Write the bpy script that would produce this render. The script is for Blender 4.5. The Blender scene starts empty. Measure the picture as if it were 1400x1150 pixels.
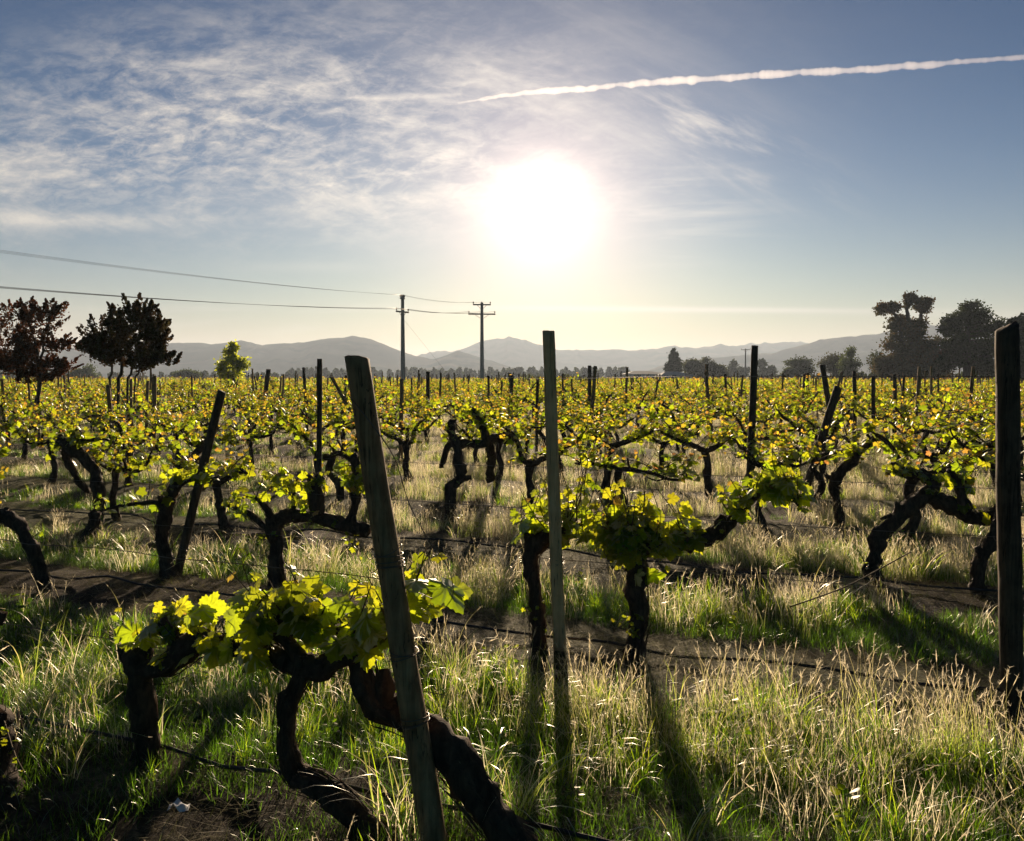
import bpy, math, random
import numpy as np
from math import radians, sin, cos, tan, pi, sqrt, exp
from mathutils import Vector

scene = bpy.context.scene
COL = scene.collection
RNG = np.random.default_rng(7)

# ------------------------------------------------------------------ camera
CAM_H = 1.55
F = 1212.0                      # focal length in pixels of the 1400 px wide photograph
PITCH = math.atan(60.0 / F)     # looking slightly down
cd = bpy.data.cameras.new('camera')
cam = bpy.data.objects.new('camera', cd)
COL.objects.link(cam)
cam.location = (0, 0, CAM_H)
cam.rotation_euler = (pi / 2 - PITCH, 0, 0)
cd.sensor_fit = 'HORIZONTAL'
cd.sensor_width = 36.0
cd.lens = 36.0 * F / 1400.0
cd.clip_start = 0.05
cd.clip_end = 40000
scene.camera = cam

def ray(px, py):
    x = (px - 700.0) / F
    u = (575.0 - py) / F
    y = cos(PITCH) + u * sin(PITCH)
    z = -sin(PITCH) + u * cos(PITCH)
    return np.array([x, y, z])
def W(px, py, Y):
    r = ray(px, py)
    return np.array([0, 0, CAM_H]) + r * (Y / r[1])
def G(px, py, z=0.0):
    r = ray(px, py)
    return np.array([0, 0, CAM_H]) + r * ((z - CAM_H) / r[2])

SUN_V = ray(742, 286)
SUN_V = SUN_V / np.linalg.norm(SUN_V)
SUN_EL = math.asin(SUN_V[2])
SUN_AZ = math.atan2(SUN_V[0], SUN_V[1])

# ------------------------------------------------------------------ render settings
scene.render.engine = 'CYCLES'
cy = scene.cycles
cy.max_bounces = 8
cy.diffuse_bounces = 2
cy.glossy_bounces = 2
cy.transmission_bounces = 5
cy.transparent_max_bounces = 32
cy.volume_bounces = 0
cy.use_denoising = True
cy.sample_clamp_indirect = 6.0
scene.view_settings.view_transform = 'Standard'
scene.view_settings.look = 'None'
scene.view_settings.gamma = 1.0
scene.view_settings.use_curve_mapping = False
scene.view_settings.exposure = 0.98

# ------------------------------------------------------------------ node helper
class NT:
    def __init__(s, tree):
        s.t = tree; s.n = tree.nodes; s.l = tree.links
    def node(s, typ, **kw):
        nd = s.n.new(typ)
        for k, v in kw.items(): setattr(nd, k, v)
        return nd
    def put(s, sock, v):
        if v is None: return
        if hasattr(v, 'is_linked') or isinstance(v, bpy.types.NodeSocket): s.l.new(v, sock)
        else:
            if sock.type in ('RGBA',) and len(v) == 3: v = (*v, 1)
            sock.default_value = v
    def m(s, op, a, b=None, c=None, clamp=False):
        nd = s.node('ShaderNodeMath', operation=op, use_clamp=clamp)
        s.put(nd.inputs[0], a)
        if b is not None: s.put(nd.inputs[1], b)
        if c is not None: s.put(nd.inputs[2], c)
        return nd.outputs[0]
    def vec(s, x, y, z=0.0):
        nd = s.node('ShaderNodeCombineXYZ')
        s.put(nd.inputs[0], x); s.put(nd.inputs[1], y); s.put(nd.inputs[2], z)
        return nd.outputs[0]
    def noise(s, v, scale=1.0, detail=6, rough=0.6, dist=0.0, lac=2.0):
        nd = s.node('ShaderNodeTexNoise')
        if v is not None: s.l.new(v, nd.inputs['Vector'])
        nd.inputs['Scale'].default_value = scale
        nd.inputs['Detail'].default_value = detail
        nd.inputs['Roughness'].default_value = rough
        nd.inputs['Distortion'].default_value = dist
        nd.inputs['Lacunarity'].default_value = lac
        return nd.outputs[0]
    def mix(s, f, a, b, typ='RGBA', blend='MIX'):
        nd = s.node('ShaderNodeMix', data_type=typ)
        if typ == 'RGBA': nd.blend_type = blend
        i = {'RGBA': (0, 6, 7, 2), 'FLOAT': (0, 2, 3, 0)}[typ]
        s.put(nd.inputs[i[0]], f); s.put(nd.inputs[i[1]], a); s.put(nd.inputs[i[2]], b)
        return nd.outputs[i[3]]
    def ss(s, v, lo, hi, a=0.0, b=1.0):
        nd = s.node('ShaderNodeMapRange', interpolation_type='SMOOTHSTEP')
        s.put(nd.inputs[0], v)
        for k, q in zip((1, 2, 3, 4), (lo, hi, a, b)): nd.inputs[k].default_value = q
        return nd.outputs[0]

# ------------------------------------------------------------------ world: daylight sky with cirrus
world = bpy.data.worlds.new('World')
scene.world = world
world.use_nodes = True
wt = NT(world.node_tree)
wt.n.clear()
sky = wt.node('ShaderNodeTexSky', sky_type='NISHITA')
sky.sun_disc = False
sky.sun_elevation = SUN_EL
sky.sun_rotation = SUN_AZ
sky.altitude = 100
sky.air_density = 1.0
sky.dust_density = 0.15
sky.ozone_density = 2.5
tc = wt.node('ShaderNodeTexCoord')
sep = wt.node('ShaderNodeSeparateXYZ')
wt.l.new(tc.outputs['Generated'], sep.inputs[0])
dx, dy, dz = sep.outputs
ys = wt.m('MAXIMUM', dy, 0.08)
A = wt.m('DIVIDE', dx, ys)                # tan(azimuth) from north
B = wt.m('DIVIDE', dz, ys)                # tan(elevation) / cos(azimuth)
SKY_K = 0.05
base = wt.node('ShaderNodeVectorMath', operation='SCALE')
dot_ = wt.node('ShaderNodeVectorMath', operation='DOT_PRODUCT')
wt.l.new(tc.outputs['Generated'], dot_.inputs[0]); dot_.inputs[1].default_value = tuple(SUN_V)
ang_ = wt.m('ARCCOSINE', wt.m('MINIMUM', dot_.outputs['Value'], 0.999999))
hs = wt.node('ShaderNodeHueSaturation'); hs.inputs['Saturation'].default_value = 1.08
wt.l.new(sky.outputs[0], hs.inputs['Color'])
gm = wt.node('ShaderNodeGamma'); gm.inputs['Gamma'].default_value = 1.75
wt.l.new(hs.outputs[0], gm.inputs[0])
tcol = wt.mix(wt.m('EXPONENT', wt.m('DIVIDE', ang_, -0.28)), (0.0, 1.08, 1.20), (1.0, 0.75, 0.84))
tint = wt.mix(1.0, gm.outputs[0], tcol, blend='MULTIPLY')
wt.l.new(tint, base.inputs[0]); base.inputs['Scale'].default_value = 0.12
def pa(px): return (px - 700) / F
def pb(py): return (515 - py) / F
def blob(px, py, rx, ry, rot=0.0):
    """soft elliptical patch of sky, in tangent coordinates"""
    a = wt.m('SUBTRACT', A, pa(px)); b = wt.m('SUBTRACT', B, pb(py))
    c_, s_ = cos(rot), sin(rot)
    u = wt.m('ADD', wt.m('MULTIPLY', a, c_), wt.m('MULTIPLY', b, s_))
    v = wt.m('ADD', wt.m('MULTIPLY', a, -s_), wt.m('MULTIPLY', b, c_))
    u = wt.m('DIVIDE', u, rx / F); v = wt.m('DIVIDE', v, ry / F)
    r2 = wt.m('ADD', wt.m('MULTIPLY', u, u), wt.m('MULTIPLY', v, v))
    return wt.m('EXPONENT', wt.m('MULTIPLY', r2, -1.0))
def streak(sx, sy, rot, scale, detail, rough, dist, off=0.0):
    c_, s_ = cos(rot), sin(rot)
    u = wt.m('ADD', wt.m('MULTIPLY', A, c_), wt.m('MULTIPLY', B, s_))
    v = wt.m('ADD', wt.m('MULTIPLY', A, -s_), wt.m('MULTIPLY', B, c_))
    return wt.noise(wt.vec(wt.m('MULTIPLY', u, sx), wt.m('MULTIPLY', v, sy), off), scale, detail, rough, dist)
dens = None
def addc(v, k):
    global dens
    v = wt.m('MULTIPLY', v, k)
    dens = v if dens is None else wt.m('ADD', dens, v)
# big bank of mottled cirrus, left
bank = wt.m('MAXIMUM', blob(230, 190, 470, 122, 0.08), wt.m('MULTIPLY', blob(540, 250, 270, 75, 0.0), 0.95))
n1 = streak(1.0, 2.8, -0.12, 7.5, 10, 0.68, 0.25)
n2 = streak(1.0, 2.3, 0.16, 30.0, 8, 0.66, 0.45, 3.0)
n3 = streak(1.0, 2.2, 0.0, 2.6, 3, 0.5, 0.0, 7.0)
t1 = wt.ss(n1, 0.41, 0.68)
t2 = wt.ss(n2, 0.40, 0.68)
t3 = wt.ss(n3, 0.30, 0.62, 0.35, 1.0)
tex = wt.m('ADD', wt.m('MULTIPLY', t1, 0.75), wt.m('MULTIPLY', t2, 0.42))
addc(wt.m('MULTIPLY', wt.m('MULTIPLY', bank, t3), tex), 1.08)
addc(blob(560, 290, 260, 55), 0.16)
# feathery wisps right of the sun
w1 = wt.ss(streak(0.7, 3.0, -0.42, 13.0, 9, 0.66, 0.25, 1.0), 0.42, 0.80)
addc(wt.m('MULTIPLY', blob(965, 190, 140, 44, -0.42), w1), 0.75)
w2 = wt.ss(streak(0.4, 3.0, -0.42, 7.0, 7, 0.6, 0.3, 5.0), 0.40, 0.80)
addc(wt.m('MULTIPLY', blob(760, 60, 260, 90, -0.35), w2), 0.20)
addc(wt.m('MULTIPLY', blob(740, 150, 190, 45, -0.3), w2), 0.22)
# level streaks beside the sun
w3 = wt.ss(streak(0.6, 6.0, 0.03, 9.0, 6, 0.55, 0.3, 9.0), 0.45, 0.72)
addc(wt.m('MULTIPLY', blob(900, 290, 110, 60, 0.0), w3), 0.42)
addc(wt.m('MULTIPLY', blob(60, 302, 190, 12, -0.03), wt.ss(n1, 0.2, 0.6)), 0.55)
addc(blob(420, 366, 80, 8), 0.16)
addc(wt.m('MULTIPLY', blob(330, 438, 260, 26, -0.02), w3), 0.30)
addc(blob(960, 424, 300, 4.0, -0.008), 0.6)
addc(blob(508, 141, 40, 4.0, -0.03), 0.5)
addc(blob(590, 138, 38, 3.5, 0.05), 0.3)
addc(blob(1330, 432, 160, 3.0, -0.008), 0.14)
densc = wt.m('MINIMUM', dens, 0.93)
# aureole round the sun (circumsolar glare of thin cirrus)
dotn = wt.node('ShaderNodeVectorMath', operation='DOT_PRODUCT')
wt.l.new(tc.outputs['Generated'], dotn.inputs[0]); dotn.inputs[1].default_value = tuple(SUN_V)
ang = wt.m('ARCCOSINE', wt.m('MINIMUM', dotn.outputs['Value'], 0.999999))   # radians
g1 = wt.m('MULTIPLY', wt.m('EXPONENT', wt.m('MULTIPLY', wt.m('MULTIPLY', ang, ang), -1.0 / (0.050 ** 2))), 7.0)
g2 = wt.m('MULTIPLY', wt.m('EXPONENT', wt.m('DIVIDE', ang, -0.088)), 9.0)
g3 = wt.m('MULTIPLY', wt.m('EXPONENT', wt.m('DIVIDE', ang, -0.19)), 2.0)
warm = wt.node('ShaderNodeVectorMath', operation='SCALE')
warm.inputs[0].default_value = (1.0, 0.76, 0.58)
wt.l.new(wt.m('ADD', wt.m('ADD', g1, g2), g3), warm.inputs['Scale'])
bright = wt.m('ADD', 7.0, wt.m('MULTIPLY', wt.m('EXPONENT', wt.m('DIVIDE', ang, -0.25)), 4.5))
cc = wt.node('ShaderNodeVectorMath', operation='SCALE')
cc.inputs[0].default_value = (1.0, 0.91, 0.80)
wt.l.new(bright, cc.inputs['Scale'])
lowsky = wt.mix(wt.m('MULTIPLY', wt.m('EXPONENT', wt.m('DIVIDE', wt.m('MAXIMUM', B, 0.0), -0.10)), 0.97), base.outputs[0], (8.8, 4.7, 3.8))
skyc = wt.mix(densc, lowsky, cc.outputs[0])
tot = wt.node('ShaderNodeVectorMath', operation='ADD')
wt.l.new(skyc, tot.inputs[0]); wt.l.new(warm.outputs[0], tot.inputs[1])
bg = wt.node('ShaderNodeBackground')
wt.l.new(tot.outputs[0], bg.inputs['Color'])
bg.inputs['Strength'].default_value = SKY_K
wo = wt.node('ShaderNodeOutputWorld')
wt.l.new(bg.outputs[0], wo.inputs['Surface'])
world.cycles.sampling_method = 'MANUAL'
world.cycles.sample_map_resolution = 1024

# ------------------------------------------------------------------ sun
sl = bpy.data.lights.new('sun', 'SUN')
sl.energy = 5.0
sl.angle = radians(0.55)
sl.color = (1.0, 0.775, 0.53)
sun = bpy.data.objects.new('sun', sl)
COL.objects.link(sun)
sun.rotation_euler = Vector(SUN_V).to_track_quat('Z', 'Y').to_euler()

# ------------------------------------------------------------------ materials
def new_mat(name):
    m = bpy.data.materials.new(name); m.use_nodes = True
    t = NT(m.node_tree); t.n.clear()
    out = t.node('ShaderNodeOutputMaterial')
    return m, t, out
def bark_mat(name, c1, c2, scale=30, stretch=0.25, bump=0.9, rough=0.9, dist=0.01, crack=False):
    m, t, out = new_mat(name)
    tc = t.node('ShaderNodeTexCoord')
    mp = t.node('ShaderNodeMapping'); mp.inputs['Scale'].default_value = (1, 1, stretch)
    t.l.new(tc.outputs['Object'], mp.inputs[0])
    a = t.noise(mp.outputs[0], scale, 8, 0.65, 0.6)
    b = t.noise(tc.outputs['Object'], scale * 0.25, 4, 0.6)
    f = t.m('ADD', t.m('MULTIPLY', t.ss(a, 0.35, 0.7), 0.65), t.m('MULTIPLY', t.ss(b, 0.35, 0.7), 0.35))
    col = t.mix(f, c1, c2)
    if crack:
        m3 = t.node('ShaderNodeMapping'); m3.inputs['Scale'].default_value = (1, 1, 0.035)
        t.l.new(tc.outputs['Object'], m3.inputs[0])
        cr = t.noise(m3.outputs[0], 62, 3, 0.5, 0.5)
        ln = t.m('SUBTRACT', 1.0, t.ss(t.m('ABSOLUTE', t.m('SUBTRACT', cr, 0.5)), 0.0, 0.022))
        br = t.ss(t.noise(tc.outputs['Object'], 5, 3, 0.6), 0.42, 0.58)
        ln = t.m('MULTIPLY', ln, br)
        col = t.mix(ln, col, (0.008, 0.006, 0.004))
        a = t.m('SUBTRACT', a, t.m('MULTIPLY', ln, 1.6))
    p = t.node('ShaderNodeBsdfPrincipled')
    t.l.new(col, p.inputs['Base Color']); p.inputs['Roughness'].default_value = rough
    p.inputs['Specular IOR Level'].default_value = 0.25
    bn = t.node('ShaderNodeBump'); bn.inputs['Strength'].default_value = bump; bn.inputs['Distance'].default_value = dist
    t.l.new(a, bn.inputs['Height']); t.l.new(bn.outputs[0], p.inputs['Normal'])
    t.l.new(p.outputs[0], out.inputs[0])
    return m
def plain_mat(name, c, rough=0.6, metal=0.0, var=0.25, scale=8.0):
    m, t, out = new_mat(name)
    tc = t.node('ShaderNodeTexCoord')
    a = t.noise(tc.outputs['Object'], scale, 6, 0.6)
    c2 = tuple(q * (1 - var) for q in c)
    p = t.node('ShaderNodeBsdfPrincipled')
    t.l.new(t.mix(t.ss(a, 0.3, 0.7), c, c2), p.inputs['Base Color'])
    p.inputs['Roughness'].default_value = rough; p.inputs['Metallic'].default_value = metal
    t.l.new(p.outputs[0], out.inputs[0])
    return m
def leaf_mat(name, trans=0.6, dk=(0.32, 0.42, 0.30), gloss=0.06, rough=0.35, veins=False):
    """thin leaf: the pigment is in the colour attribute; part reflects, part lets light through"""
    m, t, out = new_mat(name)
    at = t.node('ShaderNodeAttribute', attribute_name='pig')
    tc = t.node('ShaderNodeTexCoord')
    nz = t.noise(tc.outputs['Object'], 60.0, 3, 0.6)
    col = t.mix(t.ss(nz, 0.3, 0.7, 0.0, 0.28), at.outputs['Color'], (0.10, 0.13, 0.01), blend='MIX')
    dcol = t.mix(1.0, col, dk, blend='MULTIPLY')
    d = t.node('ShaderNodeBsdfDiffuse'); t.l.new(dcol, d.inputs[0])
    tr = t.node('ShaderNodeBsdfTranslucent'); t.l.new(col, tr.inputs[0])
    mx = t.node('ShaderNodeMixShader'); mx.inputs[0].default_value = trans
    t.l.new(d.outputs[0], mx.inputs[1]); t.l.new(tr.outputs[0], mx.inputs[2])
    g = t.node('ShaderNodeBsdfAnisotropic'); g.inputs['Roughness'].default_value = rough
    g.inputs['Color'].default_value = (0.9, 0.9, 0.85, 1)
    fr = t.node('ShaderNodeFresnel'); fr.inputs['IOR'].default_value = 1.42
    m2 = t.node('ShaderNodeMixShader')
    t.l.new(t.m('MULTIPLY', fr.outputs[0], gloss * 10, clamp=True), m2.inputs[0])
    t.l.new(mx.outputs[0], m2.inputs[1]); t.l.new(g.outputs[0], m2.inputs[2])
    t.l.new(m2.outputs[0], out.inputs[0])
    return m
M_BARK = bark_mat('vine_bark', (0.020, 0.013, 0.009), (0.11, 0.072, 0.046), 38, 0.3, 1.0)
M_CANE = bark_mat('cane_bark', (0.05, 0.035, 0.02), (0.14, 0.10, 0.05), 60, 0.3, 0.4)
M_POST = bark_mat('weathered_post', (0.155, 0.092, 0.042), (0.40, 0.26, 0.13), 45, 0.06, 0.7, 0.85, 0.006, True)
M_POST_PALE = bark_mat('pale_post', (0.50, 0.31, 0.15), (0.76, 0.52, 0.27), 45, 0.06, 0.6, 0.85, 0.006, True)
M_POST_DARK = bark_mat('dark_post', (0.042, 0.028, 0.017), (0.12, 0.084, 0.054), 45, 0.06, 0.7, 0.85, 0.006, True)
M_TREEBARK = bark_mat('tree_bark', (0.03, 0.024, 0.018), (0.09, 0.075, 0.055), 10, 0.3, 0.8)
M_WIRE = plain_mat('rusty_wire', (0.16, 0.13, 0.11), 0.45, 0.8)
M_HOSE = plain_mat('black_hose', (0.02, 0.02, 0.02), 0.38)
M_LEAF = leaf_mat('vine_leaf', 0.74, (0.30, 0.42, 0.6), 0.022, 0.5)
M_GRASS = leaf_mat('grass_blade', 0.88, (0.15, 0.20, 0.11), 0.024, 0.38)
M_STRAW = leaf_mat('dead_straw', 0.35, (0.42, 0.36, 0.30), 0.005, 0.6)
M_CROWN = leaf_mat('tree_leaf', 0.30, (0.42, 0.48, 0.42), 0.004, 0.6)
M_CONC = plain_mat('pole_concrete', (0.30, 0.29, 0.27), 0.8)
M_LINE = plain_mat('line_wire', (0.10, 0.10, 0.10), 0.5, 0.6)
M_CERAM = plain_mat('insulator_ceramic', (0.22, 0.14, 0.10), 0.3)
M_WALL = plain_mat('painted_wall', (0.62, 0.64, 0.66), 0.8, 0, 0.12, 2)
M_ROOF = plain_mat('metal_roof', (0.30, 0.31, 0.32), 0.95, 0, 0.15, 2)
M_GLASS = plain_mat('window_glass', (0.03, 0.035, 0.04), 0.15)
M_WHITE = plain_mat('white_paint', (0.75, 0.76, 0.78), 0.6, 0, 0.06)

def ground_mat():
    m, t, out = new_mat('ground_soil')
    tc = t.node('ShaderNodeTexCoord')
    P = tc.outputs['Object']
    a = t.noise(P, 1.1, 6, 0.6); b = t.noise(P, 22.0, 8, 0.7, 0.4); c = t.noise(P, 0.25, 3, 0.5)
    soil = t.mix(t.ss(b, 0.35, 0.7), (0.014, 0.009, 0.006), (0.065, 0.042, 0.026))
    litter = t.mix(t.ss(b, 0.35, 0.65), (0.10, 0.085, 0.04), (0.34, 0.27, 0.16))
    g = t.mix(t.ss(b, 0.3, 0.6), (0.030, 0.045, 0.012), (0.13, 0.15, 0.05))
    col = t.mix(t.ss(a, 0.52, 0.66, 0, 0.7), soil, litter)
    sp = t.node('ShaderNodeSeparateXYZ'); t.l.new(P, sp.inputs[0])
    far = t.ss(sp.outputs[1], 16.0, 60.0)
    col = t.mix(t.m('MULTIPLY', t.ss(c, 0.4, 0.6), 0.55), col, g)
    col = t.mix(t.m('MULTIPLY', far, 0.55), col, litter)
    p = t.node('ShaderNodeBsdfPrincipled'); p.inputs['Roughness'].default_value = 0.95
    p.inputs['Specular IOR Level'].default_value = 0.15
    t.l.new(col, p.inputs['Base Color'])
    bn = t.node('ShaderNodeBump'); bn.inputs['Strength'].default_value = 1.0; bn.inputs['Distance'].default_value = 0.03
    t.l.new(b, bn.inputs['Height']); t.l.new(bn.outputs[0], p.inputs['Normal'])
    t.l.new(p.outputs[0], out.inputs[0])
    return m
M_GROUND = ground_mat()

def mountain_mat():
    m, t, out = new_mat('mountain_slope')
    tc = t.node('ShaderNodeTexCoord')
    a = t.noise(tc.outputs['Object'], 0.01, 8, 0.6)
    col = t.mix(t.ss(a, 0.4, 0.6), (0.09, 0.11, 0.09), (0.19, 0.18, 0.15))
    d = t.node('ShaderNodeBsdfDiffuse'); t.l.new(col, d.inputs[0]); t.l.new(d.outputs[0], out.inputs[0])
    return m
M_MOUNT = mountain_mat()

# ------------------------------------------------------------------ geometry accumulation
class Geo:
    def __init__(s): s.v = []; s.f = []; s.c = []; s.n = 0; s.q = []
    def add(s, v, f, c=None):
        """v (n,3), f list of (k,m) int arrays (faces of equal size)"""
        v = np.asarray(v, float).reshape(-1, 3)
        for a in (f if isinstance(f, list) else [f]):
            s.f.append(np.asarray(a, int) + s.n)
        s.v.append(v); s.n += len(v)
        if c is not None:
            c = np.asarray(c, float)
            if c.ndim == 1: c = np.tile(c, (len(v), 1))
            s.c.append(c)
        else: s.c.append(np.tile(np.array([.3, .3, .3]), (len(v), 1)))
    def mesh(s, name, mat, smooth=True, origin=None):
        me = bpy.data.meshes.new(name)
        v = np.concatenate(s.v)
        if origin is not None: v = v - np.asarray(origin)
        loops = np.concatenate([a.ravel() for a in s.f])
        sizes = np.concatenate([np.full(len(a), a.shape[1]) for a in s.f])
        starts = np.concatenate([[0], np.cumsum(sizes)[:-1]])
        me.vertices.add(len(v)); me.vertices.foreach_set('co', v.ravel().astype(np.float32))
        me.loops.add(len(loops)); me.loops.foreach_set('vertex_index', loops.astype(np.int32))
        me.polygons.add(len(sizes)); me.polygons.foreach_set('loop_start', starts.astype(np.int32))
        me.polygons.foreach_set('loop_total', sizes.astype(np.int32))
        me.polygons.foreach_set('use_smooth', np.full(len(sizes), smooth))
        ca = me.attributes.new('pig', 'FLOAT_COLOR', 'POINT')
        c = np.concatenate(s.c); c = np.concatenate([c, np.ones((len(c), 1))], 1)
        ca.data.foreach_set('color', c.ravel().astype(np.float32))
        me.materials.append(mat); me.update(calc_edges=True)
        return me
    def obj(s, name, mat, parent=None, origin=None, smooth=True):
        me = s.mesh(name, mat, smooth, origin)
        o = bpy.data.objects.new(name, me); COL.objects.link(o)
        if parent is not None: o.parent = parent
        elif origin is not None: o.location = tuple(origin)
        return o

def tag(o, label=None, cat=None, group=None, kind=None):
    if label: o['label'] = label
    if cat: o['category'] = cat
    if group: o['group'] = group
    if kind: o['kind'] = kind
    return o
def empty(name, loc, rz=0.0):
    o = bpy.data.objects.new(name, None); COL.objects.link(o)
    o.empty_display_size = 0.1
    o.location = tuple(loc); o.rotation_euler = (0, 0, rz)
    return o
def copy_tree(o):
    r = o.copy(); COL.objects.link(r)
    for ch in list(o.children):
        c = ch.copy(); COL.objects.link(c); c.parent = r
        for g in list(ch.children):
            d = g.copy(); COL.objects.link(d); d.parent = c
    return r

def spline(P, step):
    """Catmull-Rom through rows (x,y,z,r), resampled"""
    P = np.asarray(P, float)
    if len(P) == 2:
        n = max(2, int(np.linalg.norm(P[1, :3] - P[0, :3]) / step) + 1)
        t = np.linspace(0, 1, n)[:, None]
        return P[0] * (1 - t) + P[1] * t
    Q = np.vstack([2 * P[0] - P[1], P, 2 * P[-1] - P[-2]])
    out = []
    for i in range(1, len(Q) - 2):
        p0, p1, p2, p3 = Q[i - 1], Q[i], Q[i + 1], Q[i + 2]
        n = max(2, int(np.linalg.norm(p2[:3] - p1[:3]) / step))
        t = np.linspace(0, 1, n, endpoint=False)[:, None]
        out.append(0.5 * ((2 * p1) + (-p0 + p2) * t + (2 * p0 - 5 * p1 + 4 * p2 - p3) * t ** 2 + (-p0 + 3 * p1 - 3 * p2 + p3) * t ** 3))
    out.append(P[-1:])
    R = np.vstack(out); R[:, 3] = np.maximum(R[:, 3], 1e-4)
    return R

def lump(p, seed, fr):
    s = seed * 1.7
    return (np.sin(p[..., 0] * fr + s) * np.sin(p[..., 1] * fr * 1.3 + s * 2.1) + np.sin(p[..., 2] * fr * 0.9 + s * 0.7 + p[..., 0] * fr * 0.5)
            + 0.5 * np.sin(p[..., 0] * fr * 2.7 + p[..., 2] * fr * 2.1 + s) * np.sin(p[..., 1] * fr * 2.3 + s * 3)) * 0.45

def tube(g, P, sides=8, step=0.05, rough=0.0, seed=0, twist=0.0, col=(0.1, 0.08, 0.05), wob=0.0, flat=1.0):
    R = spline(P, step)
    pts = R[:, :3].copy(); rad = R[:, 3]
    n = len(pts)
    if wob > 0:
        for k, (fq, a) in enumerate(((9, 1.0), (21, 0.5))):
            for ax in range(3):
                pts[1:-1, ax] += wob * a * np.sin(np.arange(1, n - 1) * step * fq + seed * 3.1 + ax * 2 + k)
    T = np.gradient(pts, axis=0); T /= np.linalg.norm(T, axis=1, keepdims=True) + 1e-9
    up = np.array([0.13, 1.0, 0.07]) if abs(T[0][1]) < 0.9 else np.array([1.0, 0, 0])
    N = np.cross(T[0], up); N /= np.linalg.norm(N)
    V = []
    L = 0
    ph = np.arange(sides) * 2 * pi / sides
    for i in range(n):
        if i:
            N = N - T[i] * (N @ T[i]); N /= np.linalg.norm(N) + 1e-9
            L += np.linalg.norm(pts[i] - pts[i - 1])
        Bn = np.cross(T[i], N)
        a = ph + twist * L
        rr = rad[i] * np.ones(sides)
        if rough > 0:
            q = pts[i] + np.outer(np.cos(a), N) * rad[i] + np.outer(np.sin(a), Bn) * rad[i]
            rr = rad[i] * (1 + rough * (0.30 * np.sin(3 * ph + seed + L * 4) + 0.18 * np.sin(5 * ph + seed * 2 - L * 9) + 0.9 * lump(q, seed, 1.1 / max(rad[i], 0.012)) + 0.5 * lump(q, seed + 5, 2.6 / max(rad[i], 0.012))))
        V.append(pts[i] + np.outer(np.cos(a) * rr, N) + np.outer(np.sin(a) * rr * flat, Bn))
    V = np.concatenate(V)
    i = np.arange(n - 1)[:, None] * sides; j = np.arange(sides)[None, :]; k = (np.arange(sides) + 1)[None, :] % sides
    q = np.stack([i + j, i + k, i + sides + k, i + sides + j], -1).reshape(-1, 4)
    V = np.vstack([V, pts[0], pts[-1]])
    c0 = n * sides
    j = np.arange(sides); k = (j + 1) % sides
    f0 = np.stack([np.full(sides, c0), k, j], 1)
    f1 = np.stack([np.full(sides, c0 + 1), (n - 1) * sides + j, (n - 1) * sides + k], 1)
    g.add(V, [q, np.vstack([f0, f1])], col)
    return R

def box(g, c, s, col=(.5, .5, .5)):
    c = np.array(c, float); h = np.array(s, float) / 2
    v = np.array([[x, y, z] for x in (-1, 1) for y in (-1, 1) for z in (-1, 1)]) * h + c
    g.add(v, np.array([[0, 1, 3, 2], [4, 6, 7, 5], [0, 4, 5, 1], [2, 3, 7, 6], [0, 2, 6, 4], [1, 5, 7, 3]]), col)

# ------------------------------------------------------------------ leaves
def leaf_template(hi=True):
    if hi:
        h = [(0.02, -0.03), (0.10, -0.16), (0.20, -0.27), (0.27, -0.22), (0.34, -0.24), (0.38, -0.15), (0.47, -0.14), (0.46, -0.04), (0.55, 0.0),
             (0.49, 0.08), (0.44, 0.13), (0.53, 0.19), (0.56, 0.27), (0.65, 0.30), (0.62, 0.38), (0.67, 0.47), (0.56, 0.48), (0.52, 0.55), (0.43, 0.51), (0.33, 0.49),
             (0.35, 0.58), (0.30, 0.65), (0.31, 0.73), (0.21, 0.76), (0.17, 0.86), (0.09, 0.88), (0.0, 1.0)]
    else:
        h = [(0.05, -0.1), (0.28, -0.25), (0.50, -0.02), (0.42, 0.14), (0.64, 0.42), (0.34, 0.50), (0.24, 0.78), (0.0, 1.0)]
    h = np.array(h)
    o = np.vstack([h, (h[:-1] * [-1, 1])[::-1]])
    mid = o * 0.5 + np.array([0, 0.12])
    n = len(o)
    P = np.vstack([[0, 0.12], mid, o])
    z = -0.30 * np.abs(P[:, 0]) ** 1.3 - 0.22 * (P[:, 1] - 0.2) ** 2 + 0.05 * np.sin(P[:, 0] * 13) * np.cos(P[:, 1] * 11)
    V = np.column_stack([P, z])
    if hi:
        j = np.arange(n); k = (j + 1) % n
        tri = np.stack([np.zeros(n, int), 1 + k, 1 + j], 1)
        quad = np.stack([1 + j, 1 + k, 1 + n + k, 1 + n + j], 1)
        return V, [tri, quad]
    V = np.vstack([V[:1], V[1 + n:]])
    j = np.arange(n); k = (j + 1) % n
    return V, [np.stack([np.zeros(n, int), 1 + k, 1 + j], 1)]
LT_HI = leaf_template(True)
LT_MID = leaf_template(False)
LT_LO = (np.array([[0, -0.1, 0], [0.42, 0.15, -0.1], [0.30, 0.7, -0.12], [0, 0.95, -0.1], [-0.42, 0.5, -0.1], [-0.35, 0.0, -0.08]]), [np.array([[0, 1, 2], [0, 2, 3], [0, 3, 4], [0, 4, 5]])])

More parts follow.
